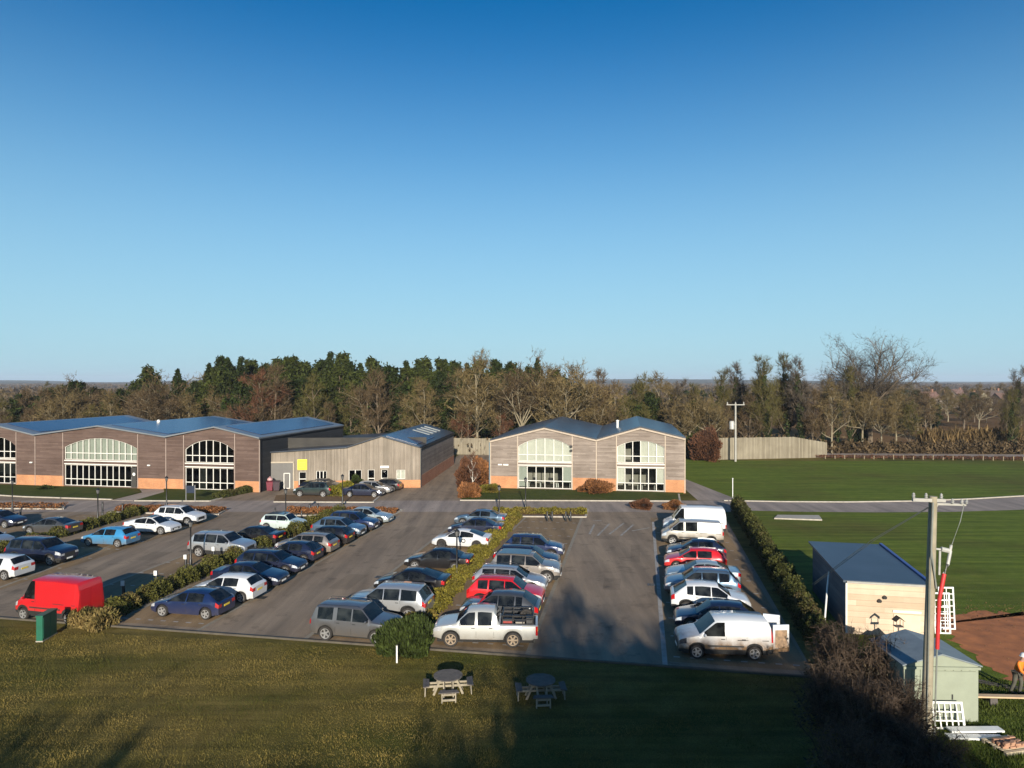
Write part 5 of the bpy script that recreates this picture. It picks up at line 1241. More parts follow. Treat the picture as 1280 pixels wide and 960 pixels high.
# ---- brambles in the lower right, half in shade
def bramble(X, Y, w, h, n, seed, label):
    t = thing('bramble_bush', label, 'shrub', (X, Y, 0), 0, 'bare thicket beside the green shed'); rg = random.Random(seed); m = MB(); tris = []
    for k in range(n):
        az = rg.uniform(0, 6.28); q = rg.uniform(.1, 1) * w / 2; hh = h * rg.uniform(.55, 1.1) * (1 - .25 * q / (w / 2)); b = Vector((math.cos(az) * q * .45, math.sin(az) * q * .45, -.05))
        e = Vector((math.cos(az) * q, math.sin(az) * q, hh)); mid = b.lerp(e, .55) + Vector((rg.uniform(-.1, .1), rg.uniform(-.1, .1), hh * .16))
        tip = e + Vector((math.cos(az), math.sin(az), -.1)) * rg.uniform(.1, .4)
        m.tube([b, mid, e, tip], [.022, .016, .01, .004], 3, False)
        for j in range(26):
            f = rg.uniform(.2, 1); p = (b.lerp(mid, f / .55) if f < .55 else mid.lerp(e, (f - .55) / .45)); d = Vector((rg.gauss(0, 1), rg.gauss(0, 1), rg.gauss(.5, .8))).normalized(); l = rg.uniform(.15, .55)
            nn = perp(d, rg) * .011; tris.extend([p + nn, p - nn, p + d * l])
            for i in range(2):
                p2 = p + d * l * rg.uniform(.3, .9); d2 = (d + perp(d, rg)).normalized(); tris.extend([p2 + nn * .8, p2 - nn * .8, p2 + d2 * l * .5])
    m.build('stems', M_TWIG_SHADE, t); obj('twigs', np_mesh('bramble_twigs', np.array([tuple(v) for v in tris]), 3, M_TWIG_SHADE), t)
    rs = np.random.RandomState(seed); nl = 1500; c = rs.normal(size=(nl, 3)); c /= np.linalg.norm(c, axis=1)[:, None]; c *= rs.uniform(.1, 1, nl)[:, None] ** .5; c[:, :2] *= w * .48; c[:, 2] = np.abs(c[:, 2]) * h * .7
    obj('dead_leaves', np_mesh('bramble_leaves', leaf_verts(c, .09, 1.5, 0, seed), 4, simple('dead_leaf', (.075, .055, .028), (.035, .028, .016), 2, .9, island=.5)), t)
for i, (px, py, w, h) in enumerate(((1062, 866, 3.0, 2.9), (1100, 880, 3.2, 2.8), (1040, 850, 2.4, 2.4), (1085, 930, 3.4, 2.5), (1130, 920, 2.4, 2.2), (1040, 905, 3.0, 2.4), (1150, 965, 3.4, 1.6), (1070, 990, 3.6, 2.2))):
    x, y = P(px, py); bramble(x, y, w, h, 60, 90 + i, 'tangled bare bramble thicket beside the pale green shed')

# ---- grass blades over the near lawn (uncountable)
def blades(name, poly, n, size, mat, seed):
    rs = np.random.RandomState(seed); P_ = np.array(poly); lo, hi = P_.min(0), P_.max(0); pts = []
    c = rs.uniform(0, 1, (n * 2, 2)) * (hi - lo) + lo
    ins = np.zeros(len(c), bool); j = len(P_) - 1
    for i in range(len(P_)):
        cond = ((P_[i, 1] > c[:, 1]) != (P_[j, 1] > c[:, 1])) & (c[:, 0] < (P_[j, 0] - P_[i, 0]) * (c[:, 1] - P_[i, 1]) / (P_[j, 1] - P_[i, 1] + 1e-12) + P_[i, 0]); ins ^= cond; j = i
    c = c[ins][:n]; k = len(c); a = rs.uniform(0, 6.283, k); h = size * rs.uniform(.5, 1.4, k) * (1 + .5 * np.sin(c[:, 0] * 1.7) * np.sin(c[:, 1] * 2.3)); w = size * .16
    v = np.empty((k, 3, 3)); v[:, 0] = np.stack([c[:, 0] - np.cos(a) * w, c[:, 1] - np.sin(a) * w, np.zeros(k)], 1); v[:, 1] = np.stack([c[:, 0] + np.cos(a) * w, c[:, 1] + np.sin(a) * w, np.zeros(k)], 1)
    v[:, 2] = np.stack([c[:, 0] + rs.normal(0, size * .45, k), c[:, 1] + rs.normal(0, size * .45, k), h], 1)
    return tag(obj(name, np_mesh(name, v.reshape(-1, 3), 3, mat)), 'short winter grass blades on the front lawn', 'grass', kind='stuff')
def blade_mat():
    m, nt, bs = new_mat('grass_blades_patchy'); v = mapping(nt); g = nd(nt, 'ShaderNodeNewGeometry')
    big = noise(nt, mapping(nt, (.8, 1.6, 1)), .16, 4, .6); mid = noise(nt, v, .8, 5, .65)
    c = mixc(nt, ramp(nt, big, [(.34, (0, 0, 0)), (.54, (1, 1, 1))]), ramp(nt, mid, [(.35, (.045, .052, .010)), (.65, (.075, .078, .015))]), ramp(nt, mid, [(.35, (.145, .112, .030)), (.65, (.23, .172, .054))]))
    c = mixc(nt, 1, c, ramp(nt, noise(nt, mapping(nt, (.05, 1.0, 1)), 1.3, 3), [(.35, (.75, .77, .75)), (.65, (1.2, 1.18, 1.12))]), 'MULTIPLY')
    c = mixc(nt, 1, c, ramp(nt, g.outputs['Random Per Island'], [(0, (.6, .6, .6)), (1, (1.4, 1.4, 1.4))]), 'MULTIPLY')
    nt.links.new(c, bs.inputs['Base Color']); bs.inputs['Roughness'].default_value = .9; bs.inputs['Specular IOR Level'].default_value = .1; return m
M_BLADE = blade_mat()
M_BLADE0 = leafmat('grass_blades', (.150, .118, .028), (.072, .076, .015), .35, .45, .85)
blades('grass', [(-34, 37.8), W(-5, 32.4), W(8.4, 32.4), (15.5, 25), (15.5, 20.5), (-24, 20.5)], 220000, .052, M_BLADE, 5)
M_BLADE2 = leafmat('grass_blades_green', (.075, .092, .017), (.046, .064, .012), .3, .4, .85)
blades('rough_grass', [(14, 22), (24, 22), (26, 28.6), (22.0, 30.2), (20, 33), (17, 34), W(9, 35)], 45000, .10, M_BLADE2, 6)

# ================================================================ STREET FURNITURE
M_LANT = simple('lantern_glass', (.16, .16, .15), (.10, .10, .10), 3, .15)
def lamp_post(X, Y, label, h=3.15):
    t = thing('street_lamp', label, 'lamp post', (X, Y, 0), 0, 'black lantern lamp posts around the car park')
    m = MB(); m.lathe([(.11, 0), (.11, .5), (.075, .55), (.075, .9), (.058, .95), (.05, h - .55), (.06, h - .53), (.06, h - .48), (.001, h - .48)], 10); m.build('post', MATS['black_metal'], t, 40)
    m = MB(); m.lathe([(.09, h - .46), (.15, h - .12)], 6); m.build('lantern', M_LANT, t)
    m = MB(); m.lathe([(.09, h - .48), (.10, h - .45)], 6)
    for k in range(6): a = k * math.pi / 3; m.bar((.092 * math.cos(a), .092 * math.sin(a), h - .46), (.155 * math.cos(a), .155 * math.sin(a), h - .11), .018)
    m.build('lantern_frame', MATS['black_metal'], t)
    m = MB(); m.lathe([(.19, h - .12), (.17, h - .07), (.06, h + .02), (.02, h + .10), (.001, h + .12)], 10); m.build('lamp_cap', MATS['black_metal'], t, 40)
for px, py, l in ((15, 640, 'black lantern lamp post at the far left bed'), (122, 655, 'black lantern lamp post beside the far left hedge'), (208, 635, 'black lantern lamp post behind the white SUV'), (238, 708, 'black lantern lamp post in the olive hedge near the navy saloon'),
                  (357, 655, 'black lantern lamp post in front of the pale mint car'), (428, 632, 'black lantern lamp post at the end of the long left row'), (571, 723, 'black lantern lamp post in the yellow green hedge by the black saloon'), (624, 650, 'black lantern lamp post by the steel blue saloon'), (657, 637, 'black lantern lamp post in front of the office windows')):
    x, y = P(px, py); lamp_post(x, y, l, 3.3)
def bollard(X, Y, label, h=.95, white=False, g='bollards around the beds'):
    t = thing('charging_post' if white else 'bollard', label, 'post', (X, Y, 0), 0, g)
    m = MB(); m.lathe([(.085, 0), (.085, h * .8), (.075, h * .82), (.085, h * .84), (.085, h * .97), (.06, h), (.001, h)], 10); m.build('post', MATS['black_metal'], t, 40)
    m = MB()
    if white: m.box(-.10, .10, -.14, -.09, h * .78, h * 1.02); m.build('white_face', MATS['trim_white'], t)
    else: m.lathe([(.088, h * .86), (.088, h * .93)], 10); m.build('reflector_band', MATS['grille'], t)
for px, py in ((684, 651), (690, 651), (707, 651), (713, 651), (345, 646), (378, 650), (388, 640), (398, 640), (28, 648), (130, 638), (130, 650), (155, 640)):
    x, y = P(px, py); bollard(x, y - .3, 'short black bollard at the edge of a planting bed')
for px, py, l in ((154, 752, 'white-faced post in the olive hedge beside the red van'), (195, 738, 'white-faced post in the olive hedge beyond the red van'), (232, 716, 'white-faced post at the foot of the hedge lamp post'), (267, 705, 'white-faced post in the hedge by the silver SUV')):
    x, y = P(px, py); bollard(x, y, l, 1.25, True, 'white-faced posts in the olive hedge')
# white marker post at the round bush
x, y = P(496, 829); t = thing('marker_post', 'short pale marker post in front of the round bush', 'post', (x, y, 0)); m = MB(); m.box(-.035, .035, -.035, .035, 0, .8); m.build('post', MATS['trim_white'], t); m = MB(); m.box(-.045, .045, -.045, .045, .8, .83); m.build('cap', M_KERB, t)
# green utility cabinet
x, y = P(48.5, 803); t = thing('utility_cabinet', 'dark green utility cabinet on the lawn behind the red van', 'cabinet', (x, y, 0), R(2))
M_GRN = simple('cabinet_green', (.012, .12, .07), (.01, .09, .052), 2, .45)
m = MB(); m.box(-.16, .16, 0, 1.15, .06, 1.28); m.build('cabinet_body', M_GRN, t); m = MB(); m.box(-.19, .19, -.03, 1.18, 1.282, 1.35); m.build('lid', M_GRN, t)
m = MB(); m.box(.162, .178, .06, .56, .15, 1.22); m.build('door', M_GRN, t); m = MB(); m.box(.162, .178, .60, 1.10, .15, 1.22); m.build('door', M_GRN, t); m = MB(); m.box(-.18, .18, -.02, 1.17, 0, .06); m.build('base', M_KERB, t)
# round picnic tables
M_WOOD = simple('picnic_wood', (.12, .105, .092), (.075, .066, .06), 6, .85, bmp=.4); M_WOODP = simple('picnic_wood_frame', (.32, .28, .20), (.22, .19, .14), 6, .85)  # table tops and benches darkened: the grazing light is put into the colour
def picnic(X, Y, rz, label):
    t = thing('picnic_table', label, 'picnic table', (X, Y, 0), rz, 'round picnic tables on the front lawn')
    m = MB()
    for k in range(9):     # round top from boards with gaps
        y0 = -.60 + k * .1335; y1 = y0 + .122; c = max(abs(y0), abs(y1)); hw = math.sqrt(max(.02, .62 ** 2 - min(c, .60) ** 2)); h2 = math.sqrt(max(.02, .62 ** 2 - min(min(abs(y0), abs(y1)), .6) ** 2))
        q = (hw, h2) if abs(y0) > abs(y1) else (h2, hw)
        m.prism([(-q[0], y0), (q[0], y0), (q[1], y1), (-q[1], y1)], .71, .75)
    m.build('table_top', M_WOOD, t)
    m = MB()
    for a in (0, math.pi / 2):
        for o in (-.16, .16):
            c, s = math.cos(a), math.sin(a); m.bar((-c * 1.02 - s * o, -s * 1.02 + c * o, .36), (c * 1.02 - s * o, s * 1.02 + c * o, .36), .05, .09)
    for k in range(4):
        a = k * math.pi / 2; c, s = math.cos(a), math.sin(a)
        for o in (-.2, .2): m.bar((c * .62 - s * o, s * .62 + c * o, 0), (c * .32 - s * o, s * .32 + c * o, .70), .05, .09)
    m.bar((-.55, 0, .68), (.55, 0, .68), .06, .08); m.bar((0, -.55, .68), (0, .55, .68), .06, .06); m.build('frame', M_WOODP, t)
    for k in range(4):
        a = k * math.pi / 2; c, s = math.cos(a), math.sin(a); b = MB()
        for j in range(2):
            r0 = .80 + j * .135; hw = .36 + j * .05; pr = [(r0, -hw), (r0 + .125, -hw - .02), (r0 + .125, hw + .02), (r0, hw)]
            b.prism([(c * p - s * q, s * p + c * q) for p, q in pr], .425, .465)
        bo = b.build('bench', M_WOOD, t)
        l = MB()
        for o in (-.28, .28): l.bar((c * .98 - s * o, s * .98 + c * o, 0), (c * .96 - s * o, s * .96 + c * o, .42), .09, .05)
        l.bar((c * .98 + s * .28, s * .98 - c * .28, .12), (c * .98 - s * .28, s * .98 + c * .28, .12), .05, .08); l.bar((c * .97 + s * .28, s * .97 - c * .28, .34), (c * .97 - s * .28, s * .97 + c * .28, .34), .05, .07)
        l.build('bench_leg', M_WOODP, bo)
x, y = P(560, 866); picnic(x, y, R(7), 'round wooden picnic table in the sun, left of the pair'); x, y = P(676, 872); picnic(x, y, R(4), 'round wooden picnic table half in shade, right of the pair')
# dark sign by the barn, waste bins
x, y = P(238, 627); t = thing('sign_board', 'dark blue sign board on two posts on the barn lawn', 'sign', (x, y, 0), -LOT)
m = MB(); m.box(-.5, .5, -.04, 0, .95, 1.75); m.build('board', simple('sign_navy', (.02, .03, .055), (.015, .022, .04), 2, .5), t)
for sx in (-.55, .55): m = MB(); m.bar((sx, 0, 0), (sx, 0, 1.85), .07); m.build('post', MATS['rim_silver'], t)
M_MAR = simple('bin_maroon', (.16, .012, .03), (.11, .01, .022), 3, .5)
def bin_(X, Y, m_, label):
    t = thing('wheelie_bin', label, 'bin', (X, Y, .02), R(10), 'bins beside the roller door'); b = MB()
    b.add([(-.3, -.32, .08), (.3, -.32, .08), (.3, .3, .08), (-.3, .3, .08), (-.38, -.4, 1.1), (.38, -.4, 1.1), (.38, .38, 1.1), (-.38, .38, 1.1)], [(0,3,2,1),(4,5,6,7),(0,1,5,4),(1,2,6,5),(2,3,7,6),(3,0,4,7)]); b.build('bin_body', m_, t)
    l = MB(); l.add([(-.41, -.44, 1.105), (.41, -.44, 1.105), (.41, .42, 1.105), (-.41, .42, 1.105), (-.38, -.40, 1.16), (.38, -.40, 1.16), (.38, .40, 1.24), (-.38, .40, 1.24)], [(0,3,2,1),(4,5,6,7),(0,1,5,4),(1,2,6,5),(2,3,7,6),(3,0,4,7)]); l.build('lid', m_, t)
    for sx in (-.32, .32): w = MB(); w.lathe([(.001, -.04), (.1, -.04), (.1, .04), (.001, .04)], 10, axis='y'); wo = w.build('wheel', MATS['rubber'], t); wo.location = (sx, .33, .1); wo.rotation_euler = (0, 0, math.pi / 2)
bin_(-29.4, 82.9, M_MAR, 'maroon wheelie bin between the barn and the roller door'); bin_(-28.6, 82.9, simple('bin_dark', (.04, .02, .03), (.03, .015, .02), 3, .5), 'dark bin beside the maroon wheelie bin')
t = thing('refuse_sack', 'pale refuse sack heaped on the maroon bin', 'sack', (-29.4, 82.9, 1.24)); m = MB(); m.lathe([(.001, 0), (.28, .03), (.36, .18), (.25, .36), (.08, .44), (.12, .52), (.001, .54)], 10); m.build('sack_body', simple('sack_pink', (.5, .3, .3), (.4, .22, .22), 4, .5), t, 60); m = MB(); m.lathe([(.09, .43), (.1, .45), (.09, .47)], 10); m.build('tie', MATS['grille'], t)
# thin pale posts in the field
x, y = P(916, 629); t = thing('barrier_post', 'thin tall white post at the corner of the lane', 'post', (x, y, 0)); m = MB(); m.tube([(0, 0, 0), (0, 0, 2.7)], .045, 8); m.build('post', MATS['trim_white'], t, 40); m = MB(); m.lathe([(.07, 2.68), (.07, 2.74), (.001, 2.76)], 8); m.build('cap', MATS['trim_white'], t)

# ---- electricity poles
M_POLE = simple('pole_wood', (.32, .28, .20), (.22, .19, .13), 2, .85, bmp=.4); M_POLED = simple('pole_steel', (.36, .35, .31), (.28, .27, .24), 4, .6); M_REDC = simple('red_conduit', (.55, .03, .03), (.45, .02, .02), 3, .5)
M_WIRE = simple('wire_grey', (.22, .23, .20), (.16, .17, .15), 3, .6); M_INS = simple('insulator', (.45, .44, .40), (.3, .3, .28), 5, .4)
t = thing('utility_pole', 'tall wooden electricity pole with red cable guard by the green shed', 'utility pole', (15.55, 25.6, 0)); t.rotation_euler = (0, R(1.6), 0)
m = MB(); m.tube([(0, 0, -.2), (0, 0, 4.5), (0, 0, 9.0)], [.19, .165, .14], 12); m.build('pole', M_POLE, t, 40)
m = MB(); m.bar((-.80, -.05, 8.86), (.42, -.05, 8.86), .10, .12); m.bar((.12, .1, 8.70), (1.30, .1, 8.70), .07, .08); m.bar((.0, .1, 8.2), (.25, .1, 8.7), .05); m.build('crossarm', M_POLED, t)
for px_, pz in ((-.72, 8.92), (-.25, 8.92), (.32, 8.92), (.75, 8.74), (1.1, 8.74), (1.27, 8.74)):
    m = MB(); m.lathe([(.03, 0), (.065, .03), (.03, .06), (.07, .09), (.03, .12), (.055, .15), (.001, .2)], 8, (px_, .02, pz)); m.build('insulator', M_INS, t, 50)
m = MB(); m.bar((0, -.02, 7.05), (.62, -.02, 7.0), .06); m.tube([(.32, -.05, 7.04), (.62, -.05, 6.98)], .09, 8); m.tube([(.66, -.05, 6.95), (.70, -.05, 7.2)], .05, 8); m.build('switch_bracket', M_INS, t)
m = MB(); m.tube([(.66, -.08, 7.0), (.55, -.12, 6.5), (.38, -.16, 6.1)], .06, 8); m.tube([(.22, -.15, 7.0), (.22, -.15, 6.1)], .04, 6); m.build('cable_tail', M_INS, t, 50)
m = MB(); m.tube([(.40, -.16, 6.15), (.30, -.2, 5.7), (.22, -.2, 5.2), (.20, -.2, 4.2), (.20, -.2, 3.35)], [.075, .075, .07, .07, .07], 8); m.build('cable_guard', M_REDC, t, 50)
m = MB(); m.tube([(1.2, .05, 8.7), (1.05, 0, 8.1), (.72, -.05, 7.2)], .014, 5); m.tube([(-.12, -.2, 8.8), (-.13, -.2, 7.0), (.1, -.2, 5.6)], .03, 6); m.tube([(-.14, -.2, 7.0), (-.1, -.2, 0)], .018, 6); m.tube([(.2, -.19, 3.4), (.2, -.19, 0)], .03, 6); m.build('lead_wire', M_WIRE, t)
m = MB()
for dx in (0, .12): m.tube([(-.18 + dx * .4, -.02, 8.6), (-.55 + dx, 3.2, 6.6), (-.05 + dx, 9.8, 2.78)], .013, 5)
m.build('stay_wire', M_WIRE, t)
t = thing('utility_pole', 'electricity pole with a transformer in front of the timber fence', 'utility pole', (37.2, 113.6, 0))
m = MB(); m.tube([(0, 0, 0), (0, 0, 9.7)], [.19, .14], 10); m.build('pole', M_POLED, t, 40); m = MB(); m.bar((-1.5, 0, 9.45), (1.5, 0, 9.45), .14); m.bar((-.5, -.1, 6.2), (.1, -.1, 6.2), .1); m.build('crossarm', M_POLED, t)
m = MB(); m.lathe([(.001, 5.4), (.42, 5.4), (.42, 6.6), (.3, 6.75), (.001, 6.75)], 12, (-.65, -.1, 0)); m.build('transformer', M_INS, t, 40)
for px_ in (-1.35, 0, 1.35): m = MB(); m.lathe([(.08, 9.5), (.12, 9.62), (.06, 9.7), (.12, 9.78), (.001, 9.95)], 8, (px_, 0, 0)); m.build('insulator', M_INS, t, 50)

# ---- timber cabin, garden shed and clutter on the right
M_LAP = plank_mat('cabin_boards_cream', (.46, .355, .25), (.60, .48, .36), 'Z', .3, .12); M_CABR = metal_roof('cabin_roof', (.055, .075, .10), (.075, .10, .13), .45, .4); M_CABS = plank_mat('cabin_boards_shaded', (.09, .10, .12), (.12, .13, .15), 'Z', .3, .2)  # side boards carry the wall's dark blue shadow in their colour
cab = thing('site_cabin', 'cream boarded cabin with a slate blue sheet roof', 'cabin', (17.7, 36.0, 0), R(-11.5)); w_, d_, h_ = 3.8, 7.6, 2.75
m = MB(); m.box(0, w_, 0, .08, 0, h_); m.build('front_wall', M_LAP, cab)
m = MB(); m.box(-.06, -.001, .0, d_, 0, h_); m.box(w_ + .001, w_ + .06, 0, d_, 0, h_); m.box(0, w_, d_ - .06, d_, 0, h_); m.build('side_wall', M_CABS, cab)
m = MB(); m.add([(-.25, -.22, h_ + .01), (w_ + .25, -.22, h_ + .01), (w_ + .25, d_ + .3, h_ + .20), (-.25, d_ + .3, h_ + .20), (-.25, -.22, h_ + .12), (w_ + .25, -.22, h_ + .12), (w_ + .25, d_ + .3, h_ + .31), (-.25, d_ + .3, h_ + .31)], [(0,3,2,1),(4,5,6,7),(0,1,5,4),(1,2,6,5),(2,3,7,6),(3,0,4,7)]); m.build('roof', M_CABR, cab)
m = MB(); m.bar((w_ + .20, -.2, h_ + .16), (w_ + .20, d_ + .3, h_ + .36), .16, .07); m.build('roof_edge_reflection', simple('sky_reflection_blue', (.05, .09, .30), (.04, .07, .24), 2, .4), cab)  # strip painted blue as the sky's reflection along the roof edge
m = MB(); m.bar((-.1, -.26, h_ + .05), (w_ + .1, -.26, h_ + .05), .1); m.build('gutter', M_POLED, cab)
m = MB(); m.box(-.1, -.02, -.09, -.002, 0, h_ - .05); m.box(w_ + .0, w_ + .07, -.09, -.002, 0, h_ - .05); m.build('corner_board', M_FRAME, cab)
for q in ((1.55, 1.85), (1.80, 2.05)): m = MB(); m.lathe([(.001, -.16), (.09, -.16), (.09, -.002), (.001, -.002)], 10, (q[0], 0, q[1]), 'y'); m.build('vent_pipe', MATS['black_metal'], cab, 40)
m = MB(); m.box(2.2, 3.55, -.05, -.002, 1.28, 1.40); m.build('ledge', M_FRAME, cab)
m = MB(); m.box(2.25, 3.5, -.04, -.003, .15, 1.2); m.build('door', simple('cabin_panel', (.66, .53, .38), (.58, .46, .33), 2, .7), cab)
m = MB(); m.tube([(-.28, 2.6, 2.55), (-.45, 2.2, 1.9), (-1.0, .6, .05)], .05, 8); m.build('drain_pipe', MATS['trim_white'], cab, 50)
# pale green shed
M_SHED = simple('shed_paint_green', (.27, .30, .225), (.23, .255, .19), 1.5, .6); M_SHEDR = simple('shed_roof_grey', (.20, .235, .25), (.15, .175, .19), 2, .5)
sh = thing('garden_shed', 'pale green metal shed with a shallow grey gable roof', 'shed', (15.35, 26.7, 0), R(-2)); w_, d_ = 2.85, 2.5
m = MB(); m.add([(0, 0, 0), (w_, 0, 0), (w_, 0, 2.2), (w_/2, 0, 2.62), (0, 0, 2.2)], [(0, 1, 2, 3, 4)]); m.add([(0, d_, 0), (w_, d_, 0), (w_, d_, 2.2), (w_/2, d_, 2.62), (0, d_, 2.2)], [(4, 3, 2, 1, 0)]); m.add([(0, 0, 0), (0, d_, 0), (0, d_, 2.2), (0, 0, 2.2)], [(0, 3, 2, 1)]); m.add([(w_, 0, 0), (w_, d_, 0), (w_, d_, 2.2), (w_, 0, 2.2)], [(0, 1, 2, 3)])
for k in range(1, 9): m.bar((w_ * k / 9, -.012, .05), (w_ * k / 9, -.012, 2.05), .03, .02)
m.build('wall', M_SHED, sh)
for (a, b) in (((-.1, 2.19), (w_/2, 2.64)), ((w_/2, 2.64), (w_ + .1, 2.19))): m = MB(); m.add([(a[0], -.1, a[1]), (b[0], -.1, b[1]), (b[0], d_ + .1, b[1]), (a[0], d_ + .1, a[1]), (a[0], -.1, a[1] + .05), (b[0], -.1, b[1] + .05), (b[0], d_ + .1, b[1] + .05), (a[0], d_ + .1, a[1] + .05)], [(0,3,2,1),(4,5,6,7),(0,1,5,4),(1,2,6,5),(2,3,7,6),(3,0,4,7)]); m.build('roof', M_SHEDR, sh)
m = MB(); m.bar((-.05, -.05, 2.12), (w_ + .05, -.05, 2.12), .06, .1); m.build('header', M_SHED, sh)
m = MB(); m.box(w_ - 1.9, w_ - .12, -.05, -.026, .06, 2.0); do = m.build('door', M_SHED, sh); m = MB(); m.box(w_ - 1.05, w_ - 1.0, -.07, -.052, .9, 1.1); m.build('handle', MATS['grille'], do)
def trellis(label, X, Y, rz, tilt, w, h, nx, nz, z0=0):
    t = thing('trellis_panel', label, 'trellis', (X, Y, z0), rz); t.rotation_euler = (R(tilt), 0, rz); f = MB()
    for x in (0, w): f.bar((x, 0, 0), (x, 0, h), .08, .06, (0, 1, 0))
    for z in (0.03, h): f.bar((-.04, .0, z), (w + .04, .0, z), .08, .07, (0, 1, 0))
    f.build('frame', MATS['trim_white'], t); s = MB()
    for k in range(1, nx): s.bar((w * k / nx, -.04, .03), (w * k / nx, -.04, h), .045, .03, (0, 1, 0))
    for k in range(1, nz): s.bar((0, -.07, h * k / nz), (w, -.07, h * k / nz), .045, .03, (0, 1, 0))
    s.build('lattice', MATS['trim_white'], t); return t
trellis('white trellis panel propped against the front of the green shed', 15.75, 26.1, R(-2), -14, 1.55, .95, 7, 3)
trellis('tall white lattice frame standing beside the cream cabin', 22.35, 36.0, R(-4), -4, .75, 2.1, 3, 6)
trellis('white lattice frame leaning behind the tall one beside the cream cabin', 23.0, 36.6, R(-2), -5, .75, 2.2, 2, 7)
for i, l in enumerate(('long white board on the ground before the green shed', 'long white board stacked above another before the green shed')):
    m = MB(); m.box(-.95, 1.05, -.18, .18, .02 + i * .1, .09 + i * .1); o_ = m.build('white_board', MATS['trim_white']); o_.location = (17.2 + i * .25, 25.4 + i * .35, 0); o_.rotation_euler = (0, 0, R(-3 + 4 * i)); tag(o_, l, 'board')
# brick pile on a pallet
pl = thing('pallet', 'worn wooden pallet under a heap of bricks', 'pallet', (18.0, 24.75, 0), R(12)); m = MB()
for k in range(6): m.box(-.6, .6, -.5 + k * .18, -.38 + k * .18, .12, .145)
m.build('top_slats', simple('pallet_wood', (.55, .45, .30), (.42, .34, .22), 5, .85), pl); m = MB()
for y_ in (-.45, 0, .45): m.box(-.6, .6, y_ - .05, y_ + .05, .0, .118)
m.build('bearer', M_WOODP, pl)
M_BR = simple('loose_brick', (.42, .24, .15), (.30, .16, .10), 6, .9); rg = random.Random(8); first = None
for k in range(26):
    m = MB(); z = .15 + (k // 12) * .075; i = k % 12
    if first is None: m.box(-.107, .107, -.05, .05, 0, .065); first = o_ = m.build('brick', M_BR)
    else: o_ = first.copy(); link(o_)
    a = R(12) ; lx, ly = -.35 + (i % 4) * .235 + rg.uniform(-.02, .02), -.25 + (i // 4) * .2 + rg.uniform(-.03, .03)
    o_.location = (18.0 + lx * math.cos(a) - ly * math.sin(a), 24.75 + lx * math.sin(a) + ly * math.cos(a), z); o_.rotation_euler = (0, 0, a + rg.uniform(-.3, .3)); tag(o_, 'reddish brick heaped on the wooden pallet', 'brick', 'bricks heaped on the pallet')
# plank, hoses, tarpaulin, bird table
m = MB(); m.box(0, 3.2, -.13, .13, .28, .34); t = m.build('plank', simple('plank_new', (.58, .42, .25), (.48, .34, .2), 3, .8)); t.location = (19.0, 28.2, 0); t.rotation_euler = (0, 0, R(-3)); tag(t, 'new pale timber plank laid level beside the green shed', 'plank')
for q, (xq, l) in enumerate(((19.8, 'rough timber block under the shed end of the pale plank'), (21.6, 'rough timber block under the far end of the pale plank'))): m = MB(); m.box(-.15, .15, -.12, .12, 0, .275); b_ = m.build('timber_block', M_WOOD); b_.location = (xq, 28.15 - .05 * (xq - 19), 0); tag(b_, l, 'block')
m = MB()
for o_ in (0, .35): m.tube([(18.6, 31.0 + o_, .05), (19.6, 30.6 + o_, .06), (20.6, 30.0 + o_ * .8, .06), (21.4, 29.5 + o_ * .6, .06), (23.5, 29.0, .05)], .05, 6)
tag(m.build('hose', MATS['rubber'], None, 50), 'pair of black hoses running over the bare soil to the shed', 'hose')
m = MB(); n = 8
for j in range(n):
    for i in range(n): m.v.append((17.9 + i * .28, 32.4 + j * .2, .55 + .30 * math.sin(i * .9) * math.cos(j * .7) + (.25 if 2 < i < 6 else 0)))
for j in range(n - 1):
    for i in range(n - 1): a = j * n + i; m.f.append((a, a + 1, a + n + 1, a + n))
o_ = m.build('tarpaulin', M_REDC, None, 80); so_ = o_.modifiers.new('thickness', 'SOLIDIFY'); so_.thickness = .02; tag(o_, 'red tarpaulin crumpled over a heap behind the green shed', 'tarpaulin')
sp = thing('soil_heap', 'low heap of dark soil under the red tarpaulin', 'heap', (18.9, 33.1, 0)); m = MB(); m.lathe([(1.15, -.02), (.9, .25), (.55, .42), (.2, .5), (.001, .5)], 14); m.build('heap_body', M_SOIL, sp, 80)
t = thing('bird_table', 'small wooden bird table with a pitched roof before the cream cabin', 'bird table', (19.1, 33.7, 0)); t.scale = (.65, .65, .8); m = MB(); m.bar((0, 0, 0), (0, 0, 1.5), .08); m.build('post', M_WOOD, t); m = MB(); m.box(-.3, .3, -.25, .25, 1.5, 1.54); m.build('tray', M_WOOD, t)
m = MB()
for sx in (-.24, .24):
    for sy in (-.2, .2): MB().bar((sx, sy, 1.54), (sx, sy, 1.88), .035).build('corner_post', M_WOOD, t)
m = MB()
for a, b in (((-.36, 1.85), (0, 2.1)), ((0, 2.1), (.36, 1.85))): m.add([(a[0], -.3, a[1]), (b[0], -.3, b[1]), (b[0], .3, b[1]), (a[0], .3, a[1]), (a[0], -.3, a[1] + .03), (b[0], -.3, b[1] + .03), (b[0], .3, b[1] + .03), (a[0], .3, a[1] + .03)], [(0,3,2,1),(4,5,6,7),(0,1,5,4),(1,2,6,5),(2,3,7,6),(3,0,4,7)])
m.build('roof', M_STEM, t)
m = MB()
for a in (0, 1.57, 3.14, 4.71): m.bar((math.cos(a) * .35, math.sin(a) * .35, 0), (0, 0, .45), .05)
m.build('foot_brace', M_WOOD, t)

